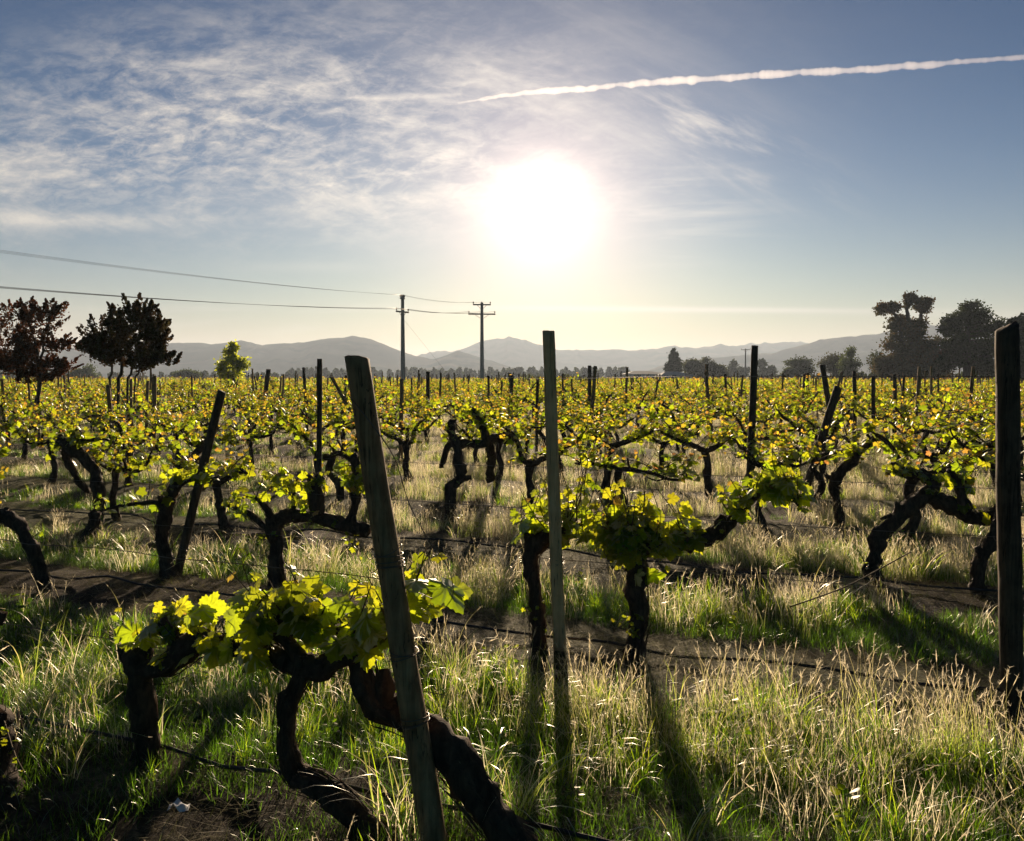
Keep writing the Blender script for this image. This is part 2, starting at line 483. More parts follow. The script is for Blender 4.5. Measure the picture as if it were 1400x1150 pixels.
def scatter(g, tmpl, pos, tip, nrm, size, col):
    """place copies of a template: pos (N,3), tip direction, normal, size, colour (N,3)"""
    V, F_ = tmpl
    N = len(pos)
    if N == 0: return
    tip = tip / (np.linalg.norm(tip, axis=1, keepdims=True) + 1e-9)
    nrm = nrm - tip * np.sum(nrm * tip, 1, keepdims=True)
    nrm = nrm / (np.linalg.norm(nrm, axis=1, keepdims=True) + 1e-9)
    sx = np.cross(tip, nrm)
    P = pos[:, None, :] + size[:, None, None] * (V[None, :, 0:1] * sx[:, None] + V[None, :, 1:2] * tip[:, None] + V[None, :, 2:3] * nrm[:, None])
    K = len(V)
    off = (np.arange(N) * K)[:, None, None]
    g.add(P.reshape(-1, 3), [(f[None] + off).reshape(-1, f.shape[1]) for f in F_], np.repeat(col, K, 0))

YG = np.array([0.74, 0.76, 0.02]); GR = np.array([0.40, 0.60, 0.018]); YE = np.array([0.95, 0.66, 0.05]); RD = np.array([0.72, 0.30, 0.09])
def leaf_cols(rg, n, young):
    """young 0..1 per leaf"""
    w = rg.random((n, 1))
    c = GR * (1 - w) + YG * w
    y = np.clip(np.asarray(young)[:, None] * 1.2 - 0.2, 0, 1)
    c = c * (1 - y) + YE * y
    r = (rg.random((n, 1)) < y * 0.32) * (0.45 + 0.55 * rg.random((n, 1)))
    c = c * (1 - r) + RD * r
    return c * (0.38 + 0.72 * rg.random((n, 1)) ** 0.8)

def shoots(gc, gl, rg, starts, ends, size, per, tmpl, cane_r=0.0028, bias=0.0, young=1.0):
    """canes from starts to ends with leaves alternating along them"""
    P, T, N, S, Y = [], [], [], [], []
    for a, b in zip(starts, ends):
        a = np.asarray(a); b = np.asarray(b)
        d = b - a; L = np.linalg.norm(d) + 1e-6
        m = a + d * 0.5 + rg.normal(0, 0.10 * L, 3) * [1, 1, 0.5]
        C = spline([[*a, cane_r * 1.5], [*m, cane_r], [*b, cane_r * 0.5]], max(0.04, L / 5))
        if gc is not None: tube(gc, [[*a, cane_r * 1.5], [*m, cane_r], [*b, cane_r * 0.5]], 4, max(0.05, L / 5))
        for k in range(per):
            t = 0.18 + 0.82 * (k + rg.random() * 0.6) / per
            t = min(t, 1.0)
            p = C[int(t * (len(C) - 1))][:3]
            th = rg.uniform(0, 2 * pi)
            out = np.array([cos(th), sin(th), rg.uniform(-0.3, 0.7)])
            sz = size * (1.15 - 0.75 * t) * rg.uniform(0.7, 1.25)
            pe = p + out * sz * rg.uniform(0.35, 0.9)
            if gc is not None and size > 0.06: tube(gc, [[*p, 0.0012], [*pe, 0.0003]], 3, 1.0, col=(0.3, 0.3, 0.05))
            P.append(pe)
            T.append(out * 0.8 + np.array([0, 0, -0.65]) + rg.normal(0, 0.35, 3))
            N.append(np.array([out[0] * 0.5, out[1] * 0.5 + bias * 2, 0.55]) + rg.normal(0, 0.45, 3))
            S.append(sz); Y.append(t if k >= per * 0.6 else t * 0.3)
    if P:
        n = len(P)
        scatter(gl, tmpl, np.array(P), np.array(T), np.array(N), np.array(S), leaf_cols(rg, n, np.array(Y) * young))

# ------------------------------------------------------------------ rows and ground
RD_ = np.array([0.919, -0.394]); RN = np.array([0.394, 0.919])      # along a row, across the rows
ROW0, DROW = 2.5, 2.2
def cross(x, y): return x * RN[0] + y * RN[1]
def vn(x, y, s=0, f=1.0):
    """cheap smooth noise -1..1"""
    return (np.sin(x * f * 1.3 + s + 1.7 * np.sin(y * f * 0.9 + s * 2)) * np.sin(y * f * 1.1 + s * 1.3 + 1.3 * np.sin(x * f * 0.7 - s))
            + 0.5 * np.sin(x * f * 3.1 + y * f * 1.9 + s) * np.sin(y * f * 3.7 - x * f * 1.1 + s)) / 1.5
def hgt(x, y):
    v = (cross(x, y) - ROW0) / DROW
    ph = np.cos(2 * pi * v)
    fade = np.clip(1 - (np.hypot(x, y) - 40) / 60, 0, 1)
    return fade * (0.035 * ph + 0.03 * vn(x, y, 1, 0.8) + 0.014 * vn(x, y, 2, 4.0) + 0.007 * vn(x, y, 3, 13.0))

def make_ground():
    def axis(fine, lim, step, far):
        a = list(np.arange(0, fine, step)); d = step
        while a[-1] < far: d *= 1.13; a.append(a[-1] + d)
        a[-1] = far
        return np.array(a)
    xp = axis(9, 0, 0.07, 2500); X = np.concatenate([-xp[::-1][:-1], xp])
    yp = axis(16, 0, 0.07, 2850); ym = axis(0.6, 0, 0.15, 300)
    Y = np.concatenate([-ym[::-1][:-1], yp])
    xx, yy = np.meshgrid(X, Y)
    zz = hgt(xx, yy)
    V = np.stack([xx, yy, zz], -1).reshape(-1, 3)
    nx, ny = len(X), len(Y)
    i = np.arange(ny - 1)[:, None] * nx; j = np.arange(nx - 1)[None]
    q = np.stack([i + j, i + j + 1, i + nx + j + 1, i + nx + j], -1).reshape(-1, 4)
    g = Geo(); g.add(V, q)
    o = g.obj('ground', M_GROUND)
    tag(o, kind='structure')
make_ground()

# ------------------------------------------------------------------ mountains
def ridge(name, prof, Y, seed, depth=0.45, ncol=260, tex=1.0):
    prof = np.array(prof, float)
    px = np.linspace(prof[0, 0], prof[-1, 0], ncol)
    py = np.interp(px, prof[:, 0], prof[:, 1])
    sm = py.copy()
    rg = np.random.default_rng(seed)
    for k in (7, 17, 37, 80):
        sm += np.interp(px, np.linspace(px[0], px[-1], ncol // 260 * k + k), rg.normal(0, 9.0 / k ** 0.68 * tex, ncol // 260 * k + k))
    env = np.clip((515 - py) / 12, 0, 1)
    py = py + (sm - py) * env
    rows = 15
    V = []
    for r in range(rows):
        t = r / (rows - 1)
        yy = Y * (1 - depth * 0.5 + depth * t)
        h = np.clip(1 - abs(t - 0.5) / 0.5, 0, 1) ** 0.9
        H = np.maximum(0, (515 - py) / F * Y + CAM_H)
        x = (px - 700) / F * Y
        gul = 1 - (0.22 * (1 - h) * h * 4) * (0.5 + 0.5 * np.sin(x / Y * 90 + seed + 3 * np.sin(x / Y * 31 + t * 4)))
        z = H * h * gul - 0.5 * (h == 0)
        V.append(np.column_stack([x, np.full(ncol, yy), z]))
    V = np.concatenate(V)
    i = np.arange(rows - 1)[:, None] * ncol; j = np.arange(ncol - 1)[None]
    q = np.stack([i + j, i + j + 1, i + ncol + j + 1, i + ncol + j], -1).reshape(-1, 4)
    g = Geo(); g.add(V, q)
    tag(g.obj(name, M_MOUNT), kind='structure')
ridge('mountain', [(-420, 500), (-150, 478), (0, 477), (60, 480), (120, 474), (180, 471), (240, 468), (275, 470), (290, 473), (330, 466), (360, 472), (400, 470), (440, 465), (470, 461), (482, 459), (500, 462), (520, 468), (545, 480), (570, 488), (595, 491), (610, 487), (627, 481), (645, 486), (665, 492), (700, 504), (760, 516)], 1400, 1, 0.4, 520, 0.6)
ridge('mountain', [(500, 516), (560, 492), (600, 481), (640, 476), (680, 472), (720, 469), (760, 471), (800, 474), (840, 476), (880, 478), (910, 474), (922, 470), (935, 476), (960, 475), (985, 470), (1010, 470), (1025, 466), (1060, 473), (1095, 469), (1130, 470), (1200, 470), (1300, 474), (1500, 475), (1800, 470)], 2200, 2, 0.3, 520, 1.3)
ridge('mountain', [(860, 516), (900, 502), (950, 494), (1000, 487), (1060, 482), (1100, 471), (1140, 463), (1190, 457), (1215, 452), (1260, 444), (1290, 450), (1400, 448), (1500, 450), (1800, 455)], 1400, 3, 0.3, 400, 0.7)
ridge('mountain', [(1000, 516), (1080, 500), (1130, 492), (1170, 482), (1200, 480), (1260, 478), (1400, 470), (1600, 470), (1800, 490)], 1200, 4, 0.3, 260, 0.5)

# ------------------------------------------------------------------ haze
def make_haze():
    g = Geo(); box(g, (0, 1200, 44), (5200, 3400, 90))
    m = bpy.data.materials.new('haze_air'); m.use_nodes = True
    t = NT(m.node_tree); t.n.clear()
    out = t.node('ShaderNodeOutputMaterial')
    pv = t.node('ShaderNodeVolumePrincipled')
    pv.inputs['Color'].default_value = (0.66, 0.795, 1.0, 1)
    pv.inputs['Density'].default_value = 0.00027
    pv.inputs['Anisotropy'].default_value = 0.3
    t.l.new(pv.outputs[0], out.inputs['Volume'])
    o = g.obj('haze', m, smooth=False)
    tag(o, 'pale morning haze lying over the whole plain', 'haze', kind='stuff')
make_haze()

# ------------------------------------------------------------------ grass
def blade(g, rg, base, h, w, lean, droop, col, segs=4, head=False, tipcol=None):
    th = rg.uniform(0, 2 * pi)
    d = np.array([cos(th), sin(th), 0]); s = np.array([-sin(th), cos(th), 0])
    phi = rg.uniform(-0.9, 0.9); s = s * cos(phi) + d * sin(phi)
    t = np.linspace(0, 1, segs + 1)
    ang = lean + droop * t ** 1.6
    dl = h / segs
    pts = [np.array(base, float)]
    for k in range(1, segs + 1):
        a = ang[k]
        pts.append(pts[-1] + dl * (d * sin(a) + np.array([0, 0, 1]) * cos(a)))
    pts = np.array(pts)
    ww = w * (1 - t) ** 0.7 * 0.5 + (0.0 if not head else w * 0.25)
    V = np.concatenate([pts - s * ww[:, None], pts + s * ww[:, None]])
    n = segs + 1
    i = np.arange(segs)
    q = np.stack([i, i + n, i + n + 1, i + 1], 1)
    c = np.tile(col, (2 * n, 1))
    if tipcol is not None:
        f = np.concatenate([t, t])[:, None] ** 1.5
        c = c * (1 - f) + np.array(tipcol) * f
    g.add(V, q, c)
    if head:
        a = pts[-2]; b = pts[-1]; dd = b - a; dd /= np.linalg.norm(dd) + 1e-9
        L = rg.uniform(0.035, 0.075); r = rg.uniform(0.0012, 0.0026)
        e = b + dd * L * 0.5 - d * 0; st = b - dd * L * 0.5
        for k in range(2):
            sd = np.cross(dd, [cos(k * 1.57 + th), sin(k * 1.57 + th), 0.2]); sd /= np.linalg.norm(sd) + 1e-9
            V = np.array([st, (st + b) / 2 + sd * r, b + sd * r * 0.8, e, b - sd * r * 0.8, (st + b) / 2 - sd * r])
            g.add(V, np.array([[0, 1, 2, 3], [0, 3, 4, 5]]), np.array([0.80, 0.70, 0.50]) * rg.uniform(0.8, 1.1))
        for k in range(9):                                   # bristles
            p = st + (e - st) * rg.random()
            q_ = p + (dd * 0.6 + rg.normal(0, 0.6, 3)) * 0.016
            sd = np.cross(q_ - p, rg.normal(0, 1, 3)); sd /= np.linalg.norm(sd) + 1e-9
            g.add(np.array([p - sd * 0.0007, p + sd * 0.0007, q_]), np.array([[0, 1, 2]]), (0.85, 0.78, 0.62))

GREEN = [np.array(c) for c in ((0.28, 0.52, 0.012), (0.50, 0.72, 0.02), (0.06, 0.15, 0.008), (0.10, 0.22, 0.010), (0.56, 0.66, 0.04))]  # the two darkest greens put shade low in the grass into pigment
DRY = [np.array(c) for c in ((0.88, 0.76, 0.46), (0.92, 0.84, 0.60), (0.62, 0.58, 0.20), (0.50, 0.60, 0.12))]
def tuft(kind, seed):
    rg = np.random.default_rng(seed)
    g = Geo()
    def pk(L): return L[rg.integers(len(L))] * rg.uniform(0.75, 1.2)
    if kind == 'green':
        for _ in range(34):
            r = abs(rg.normal(0, 0.045)); th = rg.uniform(0, 6.3)
            blade(g, rg, (r * cos(th), r * sin(th), -0.02), rg.uniform(0.16, 0.36), rg.uniform(0.004, 0.008), rg.uniform(0, 0.45), rg.uniform(0.2, 1.5), pk(GREEN), 5)
    elif kind == 'seed':
        for k in range(30):
            x, y = rg.uniform(-0.11, 0.11, 2)
            if k % 2: blade(g, rg, (x, y, -0.02), rg.uniform(0.22, 0.46), 0.0018, rg.uniform(0, 0.2), rg.uniform(0, 0.6), pk(GREEN) * 0.8, 4, True, np.array([0.85, 0.70, 0.40]))  # dry pale tips; darker stems also imitate shade at the base
            else: blade(g, rg, (x, y, -0.02), rg.uniform(0.10, 0.30), rg.uniform(0.003, 0.005), rg.uniform(0, 0.4), rg.uniform(0.2, 1.3), pk(GREEN if k % 4 else DRY), 4)
    elif kind == 'short':
        for _ in range(60):
            x, y = rg.uniform(-0.14, 0.14, 2)
            blade(g, rg, (x, y, -0.01), rg.uniform(0.05, 0.14), rg.uniform(0.003, 0.005), rg.uniform(0, 0.6), rg.uniform(0, 1.0), pk([GREEN[2], GREEN[3], GREEN[3] * 1.6]), 3)  # dark greens only, shade near the ground given as blade colour
    elif kind == 'arch':
        for k in range(16):
            x, y = rg.uniform(-0.05, 0.05, 2)
            blade(g, rg, (x, y, -0.02), rg.uniform(0.35, 0.6), rg.uniform(0.003, 0.006), rg.uniform(0.1, 0.5), rg.uniform(0.8, 2.2), pk(DRY if k % 3 else GREEN), 7, k % 4 == 0)
    elif kind == 'weed':
        n = 16; th = rg.uniform(0, 6.3, n); rr = rg.uniform(0.01, 0.05, n); hh = rg.uniform(0.04, 0.20, n)
        P = np.column_stack([rr * np.cos(th), rr * np.sin(th), hh])
        for p in P: blade(g, rg, (p[0] * .3, p[1] * .3, -.01), hh.max(), 0.003, 0.1, 0.3, pk(GREEN), 3)
        scatter(g, LT_LO, P, np.column_stack([np.cos(th), np.sin(th), rg.uniform(-.2, .7, n)]), rg.normal(0, .3, (n, 3)) + [0, 0, 1], rg.uniform(.025, .06, n), np.array([pk(GREEN) for _ in range(n)]))
    elif kind == 'dry':
        for k in range(30):
            x, y = rg.uniform(-0.13, 0.13, 2)
            blade(g, rg, (x, y, -0.02), rg.uniform(0.12, 0.34), 0.0026, rg.uniform(0, 0.25), rg.uniform(0, 0.8), pk(DRY[:2]), 4, k % 3 > 0)
    elif kind == 'straw':
        for k in range(46):
            x, y = rg.uniform(-0.16, 0.16, 2)
            blade(g, rg, (x, y, rg.uniform(0.0, 0.035)), rg.uniform(0.08, 0.24), rg.uniform(0.002, 0.004), rg.uniform(1.2, 1.65), rg.uniform(-0.4, 0.5), pk(DRY) * 0.62, 3)
    me = g.mesh('tuft_' + kind, M_STRAW if kind == 'straw' else M_GRASS)
    return bpy.data.objects.new('tuft_%s_%02d' % (kind, seed), me)
TYPES = [('green', 3), ('seed', 4), ('short', 2), ('arch', 2), ('straw', 2), ('dry', 3), ('weed', 3)]
def gn_scatter(name, variants, pts, rot, scl, idx, label):
    col = bpy.data.collections.new(name + '_blades')
    for k, v in enumerate(variants):
        v.name = '%s_blades_%02d' % (name, k); col.objects.link(v)
    me = bpy.data.meshes.new(name)
    me.vertices.add(len(pts)); me.vertices.foreach_set('co', pts.ravel().astype(np.float32))
    a = me.attributes.new('rot', 'FLOAT_VECTOR', 'POINT'); a.data.foreach_set('vector', rot.ravel().astype(np.float32))
    a = me.attributes.new('scl', 'FLOAT', 'POINT'); a.data.foreach_set('value', scl.astype(np.float32))
    a = me.attributes.new('idx', 'INT', 'POINT'); a.data.foreach_set('value', idx.astype(np.int32))
    me.update()
    o = bpy.data.objects.new(name, me); COL.objects.link(o)
    ng = bpy.data.node_groups.new(name, 'GeometryNodeTree')
    ng.interface.new_socket('Geometry', in_out='INPUT', socket_type='NodeSocketGeometry')
    ng.interface.new_socket('Geometry', in_out='OUTPUT', socket_type='NodeSocketGeometry')
    N = ng.nodes; L = ng.links
    gi = N.new('NodeGroupInput'); go = N.new('NodeGroupOutput')
    ci = N.new('GeometryNodeCollectionInfo'); ci.inputs['Collection'].default_value = col
    ci.inputs['Separate Children'].default_value = True; ci.inputs['Reset Children'].default_value = True
    ip = N.new('GeometryNodeInstanceOnPoints'); ip.inputs['Pick Instance'].default_value = True
    L.new(gi.outputs[0], ip.inputs['Points']); L.new(ci.outputs[0], ip.inputs['Instance'])
    for nm, ty, so in (('rot', 'FLOAT_VECTOR', 'Rotation'), ('scl', 'FLOAT', 'Scale'), ('idx', 'INT', 'Instance Index')):
        na = N.new('GeometryNodeInputNamedAttribute'); na.data_type = ty; na.inputs[0].default_value = nm
        s = [q for q in na.outputs if q.enabled][0]
        L.new(s, ip.inputs[so])
    L.new(ip.outputs[0], go.inputs[0])
    md = o.modifiers.new('scatter', 'NODES'); md.node_group = ng
    tag(o, label, 'grass', kind='stuff')
    return o

def make_grass():
    rg = np.random.default_rng(11)
    X, Y = [], []
    for (y0, y1, dens) in ((1.2, 5, 190), (5, 9, 130), (9, 16, 75), (16, 30, 30), (30, 60, 9), (60, 120, 2.2)):
        w0, w1 = 0.70 * y1 + 1.2, 0
        n = int(dens * (y1 - y0) * 2 * w0)
        x = rg.uniform(-w0, w0, n); y = rg.uniform(y0, y1, n)
        k = np.abs(x) < 0.70 * y + 1.2
        X.append(x[k]); Y.append(y[k])
    x = np.concatenate(X); y = np.concatenate(Y)
    v = (cross(x, y) - ROW0) / DROW; v = v - np.round(v); av = np.abs(v)      # 0 under the vines, 0.5 mid-alley
    n1 = vn(x, y, 5, 0.9); n2 = vn(x, y, 9, 2.2); n3 = vn(x, y, 13, 0.35)
    d = np.hypot(x, y)
    lush = np.clip((av - 0.235 + 0.07 * n2) / 0.08, 0, 1)
    lush = np.where(cross(x, y) < ROW0 + 0.6, np.maximum(lush, 0.8 + 0.15 * n2), lush)
    u = rg.random(len(x))
    left = np.clip((-x / y - 0.05) * 4, 0, 1)           # shorter, greener sward towards the left
    near = d < 6.2
    kind = np.full(len(x), 1)
    r = rg.random(len(x))
    gfrac = np.clip(0.55 + 0.50 * n1 + 0.25 * left, 0.10, 0.95)
    kind = np.where(r < gfrac, 0, 1)
    gfrac = np.where((d > 6.5) & (left < 0.8), gfrac * 0.7, gfrac)
    kind = np.where(r < gfrac, 0, 1)
    r2 = rg.random(len(x))
    kind = np.where((r2 < 0.12 + 0.35 * left * (d > 4)) & (d < 26), 2, kind)
    kind = np.where((r2 > 0.93) & (d < 12), 3, kind)
    kind = np.where((kind < 2) & (rg.random(len(x)) < np.where(d > 6.3, 0.50 * (1 - 0.6 * left), 0.12)), 5, kind)
    bare = u > lush * (0.86 + 0.14 * n3)
    kind = np.where(bare, 4, kind)
    # bare hay-covered clearing on the right of the second alley, and the worn strip at the left
    clr = np.exp(-(((x - 2.35) / 0.85) ** 2 + ((y - 4.95) / 0.85) ** 2))
    kind = np.where(rg.random(len(x)) < clr * 1.3, 4, kind)
    sp_ = G(245, 1135)
    nearscrap = np.hypot(x - sp_[0], y - sp_[1] + 0.10) < 0.22
    kind = np.where(nearscrap, 4, kind)
    keep = ~((kind == 4) & (rg.random(len(x)) < 0.62))
    keep &= ~((kind < 2) & (d < 16) & (rg.random(len(x)) < 0.18))
    patch = vn(x, y, 21, 2.6) + 0.5 * vn(x, y, 27, 6.0)
    keep &= ~((kind != 4) & (d < 14) & (patch < -0.22) & (rg.random(len(x)) < 0.72))
    keep &= ~((y < 3.35) & ((kind < 2) | (kind == 5)) & (rg.random(len(x)) < 0.5))
    weed = (kind != 4) & (d < 9) & (rg.random(len(x)) < 0.035) & keep
    kind = np.where(weed, 6, kind)
    keep &= ~((kind == 4) & (d > 30))
    x, y, kind, d, lush, n2, left = (q[keep] for q in (x, y, kind, d, lush, n2, left))
    m = 9000                                             # low dark undergrowth added to stand in for shade below the tall stems
    ax_ = rg.uniform(-5.5, 5.5, m); ay_ = rg.uniform(1.2, 8.0, m)
    av2 = (cross(ax_, ay_) - ROW0) / DROW; av2 = np.abs(av2 - np.round(av2))
    ok = (np.hypot(ax_ - sp_[0], ay_ - sp_[1] + 0.1) > 0.25) & (np.abs(ax_) < 0.70 * ay_ + 1.0) & ((av2 > 0.26) | (cross(ax_, ay_) < ROW0 + .5))
    ax_, ay_ = ax_[ok], ay_[ok]; e = len(ax_)
    x = np.concatenate([x, ax_]); y = np.concatenate([y, ay_]); kind = np.concatenate([kind, np.full(e, 2)])
    d = np.concatenate([d, np.hypot(ax_, ay_)]); lush = np.concatenate([lush, np.ones(e)]); n2 = np.concatenate([n2, np.zeros(e)]); left = np.concatenate([left, np.zeros(e)])
    t_ = (y < 3.3) & (kind < 2) & (rg.random(len(x)) < 0.68); kind = np.where(t_, 2, kind)  # nearest tall tufts swapped for dark short ones, imitating shade
    # sparse grass round the front stumps, thinned further to imitate shade
    k_ = ~((np.exp(-(((x + 0.85) / 0.75) ** 2 + ((y - 3.05) / 0.40) ** 2)) > rg.random(len(x)) * 1.1) & (kind != 4))
    x, y, kind, d, lush, n2, left = (q[k_] for q in (x, y, kind, d, lush, n2, left))
    n = len(x)
    z = hgt(x, y)
    scl = rg.uniform(0.65, 1.15, n) * np.where((kind < 2) | (kind == 5), 0.55 + 0.45 * lush, 1.0) * (1 - 0.35 * left * (kind < 2)) * (1 + 0.15 * n2)
    scl = scl * np.where(kind == 4, 1, np.clip(1 + (d - 9) * 0.012, 1, 1.5)) * np.where(d < 6, 0.77, 0.78)
    rot = np.column_stack([rg.normal(0, 0.07, n), rg.normal(0, 0.07, n), rg.uniform(0, 6.28, n)])
    P = np.column_stack([x, y, z])
    labels = {0: ('green_grass', 'bright green grass tufts growing between the vine rows'),
              1: ('seeding_grass', 'pale backlit seeding grass standing in the alleys between vines'),
              2: ('short_grass', 'short green grass sward on the left side of the vineyard'),
              3: ('arching_grass', 'long arching dry grass stems glinting in the low sun'),
              4: ('straw_litter', 'dry straw and dead grass lying on the soil under the vines'),
              5: ('dry_grass', 'pale cream dry grass standing thinly between the farther vine rows'),
              6: ('leafy_weeds', 'small broad leaved weeds scattered through the near grass')}
    for k, (nm, nv) in enumerate(TYPES):
        s = kind == k
        vs = [tuft(nm, 20 + 7 * k + i) for i in range(nv)]
        gn_scatter(labels[k][0], vs, P[s], rot[s], scl[s], rg.integers(0, nv, s.sum()), labels[k][1])
    print('grass tufts', n)
make_grass()

# ------------------------------------------------------------------ grapevines
def build_vine_meshes(rg, tmpl, nshoot, per, lsize, tsides=8, fine=True):
    """one vine standing at the origin, its arms along x; returns meshes trunk, cane, foliage"""
    gt, gc, gl = Geo(), (Geo() if fine else None), Geo()
    H = rg.uniform(0.50, 0.72)
    sw = rg.uniform(-0.22, 0.22)
    s = rg.integers(1000)
    rad = rg.uniform(0.029, 0.050)
    b = [0, 0, -0.06, rad * 1.35]
    m1 = [sw * rg.uniform(0.3, 1.2) + 0.05, rg.uniform(-.05, .05), H * 0.35, rad * 1.0]
    m2 = [sw * rg.uniform(0.2, 1.0) - 0.04, rg.uniform(-.06, .06), H * 0.7, rad * 0.95]
    top = [sw, rg.uniform(-.05, .05), H, rad * 1.15]
    st = 0.05 if fine else 0.16
    tube(gt, [b, m1, m2, top], tsides, st, 0.30 if fine else 0.1, s, 3)
    nodes = []
    for sd in (-1, 1):
        L = rg.uniform(0.32, 0.68)
        if rg.random() < 0.12: L *= 0.45
        z0 = top[2]
        up = rg.uniform(-0.06, 0.34)
        a = [top[:3] + [rad * 0.85],
             [top[0] + sd * L * 0.35, top[1] + rg.uniform(-.08, .08), z0 + up * 0.2 + rg.uniform(-.05, .07), rad * 0.68],
             [top[0] + sd * L * 0.7, top[1] + rg.uniform(-.08, .08), z0 + up * 0.8 + rg.uniform(-.04, .07), rad * 0.52],
             [top[0] + sd * L, top[1] + rg.uniform(-.08, .08), z0 + up + rg.uniform(0, .16), rad * 0.36]]
        R = tube(gt, a, tsides, st, 0.35 if fine else 0.1, s + sd, 3, wob=0.026 if fine else 0)
        nodes += [q for q in R[int(len(R) * 0.2):]]
    if fine:
        for k in range(rg.integers(6, 10)):                   # spurs and old cut stubs
            q = nodes[rg.integers(len(nodes))]
            e = q[:3] + np.array([rg.uniform(-.18, .18), rg.uniform(-.12, .12), rg.uniform(0.00, 0.16)])
            R = tube(gt, [[*q[:3], q[3] * 0.75], [*((q[:3] + e) / 2 + rg.normal(0, .02, 3)), q[3] * 0.5], [*e, q[3] * 0.42]], 6, 0.04, 0.35, s + k)
            nodes += [R[-1], R[-1]]
    S, E = [], []
    for k in range(nshoot):
        q = nodes[rg.integers(len(nodes))][:3]
        L = rg.uniform(0.18, 0.50)
        dd = np.array([rg.normal(0, 0.5), rg.normal(0, 0.45), rg.uniform(0.25, 1.0)]); dd /= np.linalg.norm(dd)
        if rg.random() < 0.15: dd[2] *= -0.4
        S.append(q); E.append(q + dd * L)
    shoots(gc, gl, rg, S, E, lsize, per, tmpl, young=1.1)
    if fine:
        for k in range(7):                                   # bare old canes and wisps
            q = nodes[rg.integers(len(nodes))][:3]
            e = q + np.array([rg.normal(0, .25), rg.normal(0, .2), rg.uniform(.0, .40)]); mm = (q + e) / 2 + rg.normal(0, .05, 3)
            tube(gc, [[*q, .005], [*mm, .004], [*e, .0025]], 4, .08)
    return gt, gc, gl

SURPLUS = 0
def vine_proto(seed, name='grapevine'):
    rg = np.random.default_rng(seed)
    gt, gc, gl = build_vine_meshes(rg, LT_MID, 30, 8, 0.074)
    root = empty(name, (0, 0, 0))
    t = gt.obj('trunk', M_BARK, root); gc.obj('cane', M_CANE, root); gl.obj('foliage', M_LEAF, root)
    return root

# hero vines traced as skeletons; each branch a list of (px, py, Y, radius)
HERO_XY = []
def hero(label, base_px, branches, clusters, seed, lsize=0.12, tmpl=LT_HI, rough=0.42, cat='grapevine', name='grapevine', group=None, dense=0.66, lift=6.0, young=0.4, lscale=0.86):
    rg = np.random.default_rng(seed)
    bp = G(*base_px)
    HERO_XY.append((bp[0], bp[1]))
    gt, gc, gl = Geo(), Geo(), Geo()
    nodes = []
    for k, br in enumerate(branches):
        P = [[*W(px, py, Y), r] for (px, py, Y, r) in br]
        if k == 0: P[0][2] = min(P[0][2], hgt(P[0][0], P[0][1]) - 0.04)
        R = tube(gt, P, 12, 0.028, rough, seed + k, 4, wob=0.011)
        nodes.append(R)
        ns = int(len(R) * 2.2)
        for q in range(ns):
            i = rg.integers(0, max(1, len(R) - 4)); m_ = min(len(R) - 1, i + rg.integers(3, 9))
            if R[i, 3] < 0.02: continue
            seg = R[i:m_ + 1]; T_ = seg[-1, :3] - seg[0, :3]; T_ /= np.linalg.norm(T_) + 1e-9
            a_ = np.cross(T_, [0.1, 1, 0.1]); a_ /= np.linalg.norm(a_); b_ = np.cross(T_, a_)
            th = rg.uniform(0, 2 * pi) + np.linspace(0, rg.normal(0, 0.35), len(seg))
            lift_ = 1.04 + 0.10 * rg.random() + np.linspace(0, 1, len(seg)) ** 2 * rg.uniform(0, 0.45)
            d_ = np.outer(np.cos(th), a_) + np.outer(np.sin(th), b_)
            c_ = seg[:, :3] + d_ * (seg[:, 3] * lift_)[:, None]
            sd = np.cross(T_, d_); w_ = rg.uniform(0.0015, 0.005) * np.linspace(1, 0.3, len(seg))[:, None]
            nn = len(seg); V_ = np.concatenate([c_ - sd * w_, c_ + sd * w_, c_ + d_ * 0.0025])
            ii = np.arange(nn - 1)
            gt.add(V_, np.concatenate([np.stack([ii, ii + 1, ii + 1 + 2 * nn, ii + 2 * nn], 1), np.stack([ii + 2 * nn, ii + 1 + 2 * nn, ii + 1 + nn, ii + nn], 1)]))
        for q in range(int(len(R) * 0.10)):                    # knots and dead spur stubs
            i = rg.integers(max(1, len(R) // 3), len(R))
            c = R[i]
            if c[3] < 0.014: continue
            e = c[:3] + (rg.normal(0, 1, 3) * [1, 0.7, 0.8] + [0, 0, 0.6]) * c[3] * 1.25
            tube(gt, [[*c[:3], c[3] * 0.8], [*e, c[3] * rg.uniform(0.25, 0.5)]], 7, 0.02, 0.5, seed + q)
    nodes = np.concatenate(nodes)
    for (cx, cy_, Y, rx, ry, n, per, sz) in clusters:
        n = max(1, int(round(n * dense))); cy_ = cy_ - lift * 5.0 / Y
        S, E = [], []
        for k in range(n):
            a = rg.uniform(0, 2 * pi); r = sqrt(rg.random())
            tgt = W(cx + rx * r * cos(a), cy_ + ry * r * sin(a), Y + rg.normal(0, 0.10))
            d = np.linalg.norm((nodes[:, :3] - tgt) * [1, 0.6, 1], axis=1)
            o = np.argsort(d)[:10]; q = nodes[o[rg.integers(len(o))], :3]
            S.append(q); E.append(tgt)
        shoots(gc, gl, rg, S, E, sz * lscale, per, tmpl, bias=-0.25, young=young)
    root = empty(name, (bp[0], bp[1], hgt(bp[0], bp[1])))
    org = np.array(root.location)
    gt.obj('trunk', M_BARK, root, org)
    if gc.n: gc.obj('cane', M_CANE, root, org)
    if gl.n: gl.obj('foliage', M_LEAF, root, org)
    tag(root, label, cat, group or 'gnarled grapevines in the near rows')
    return root

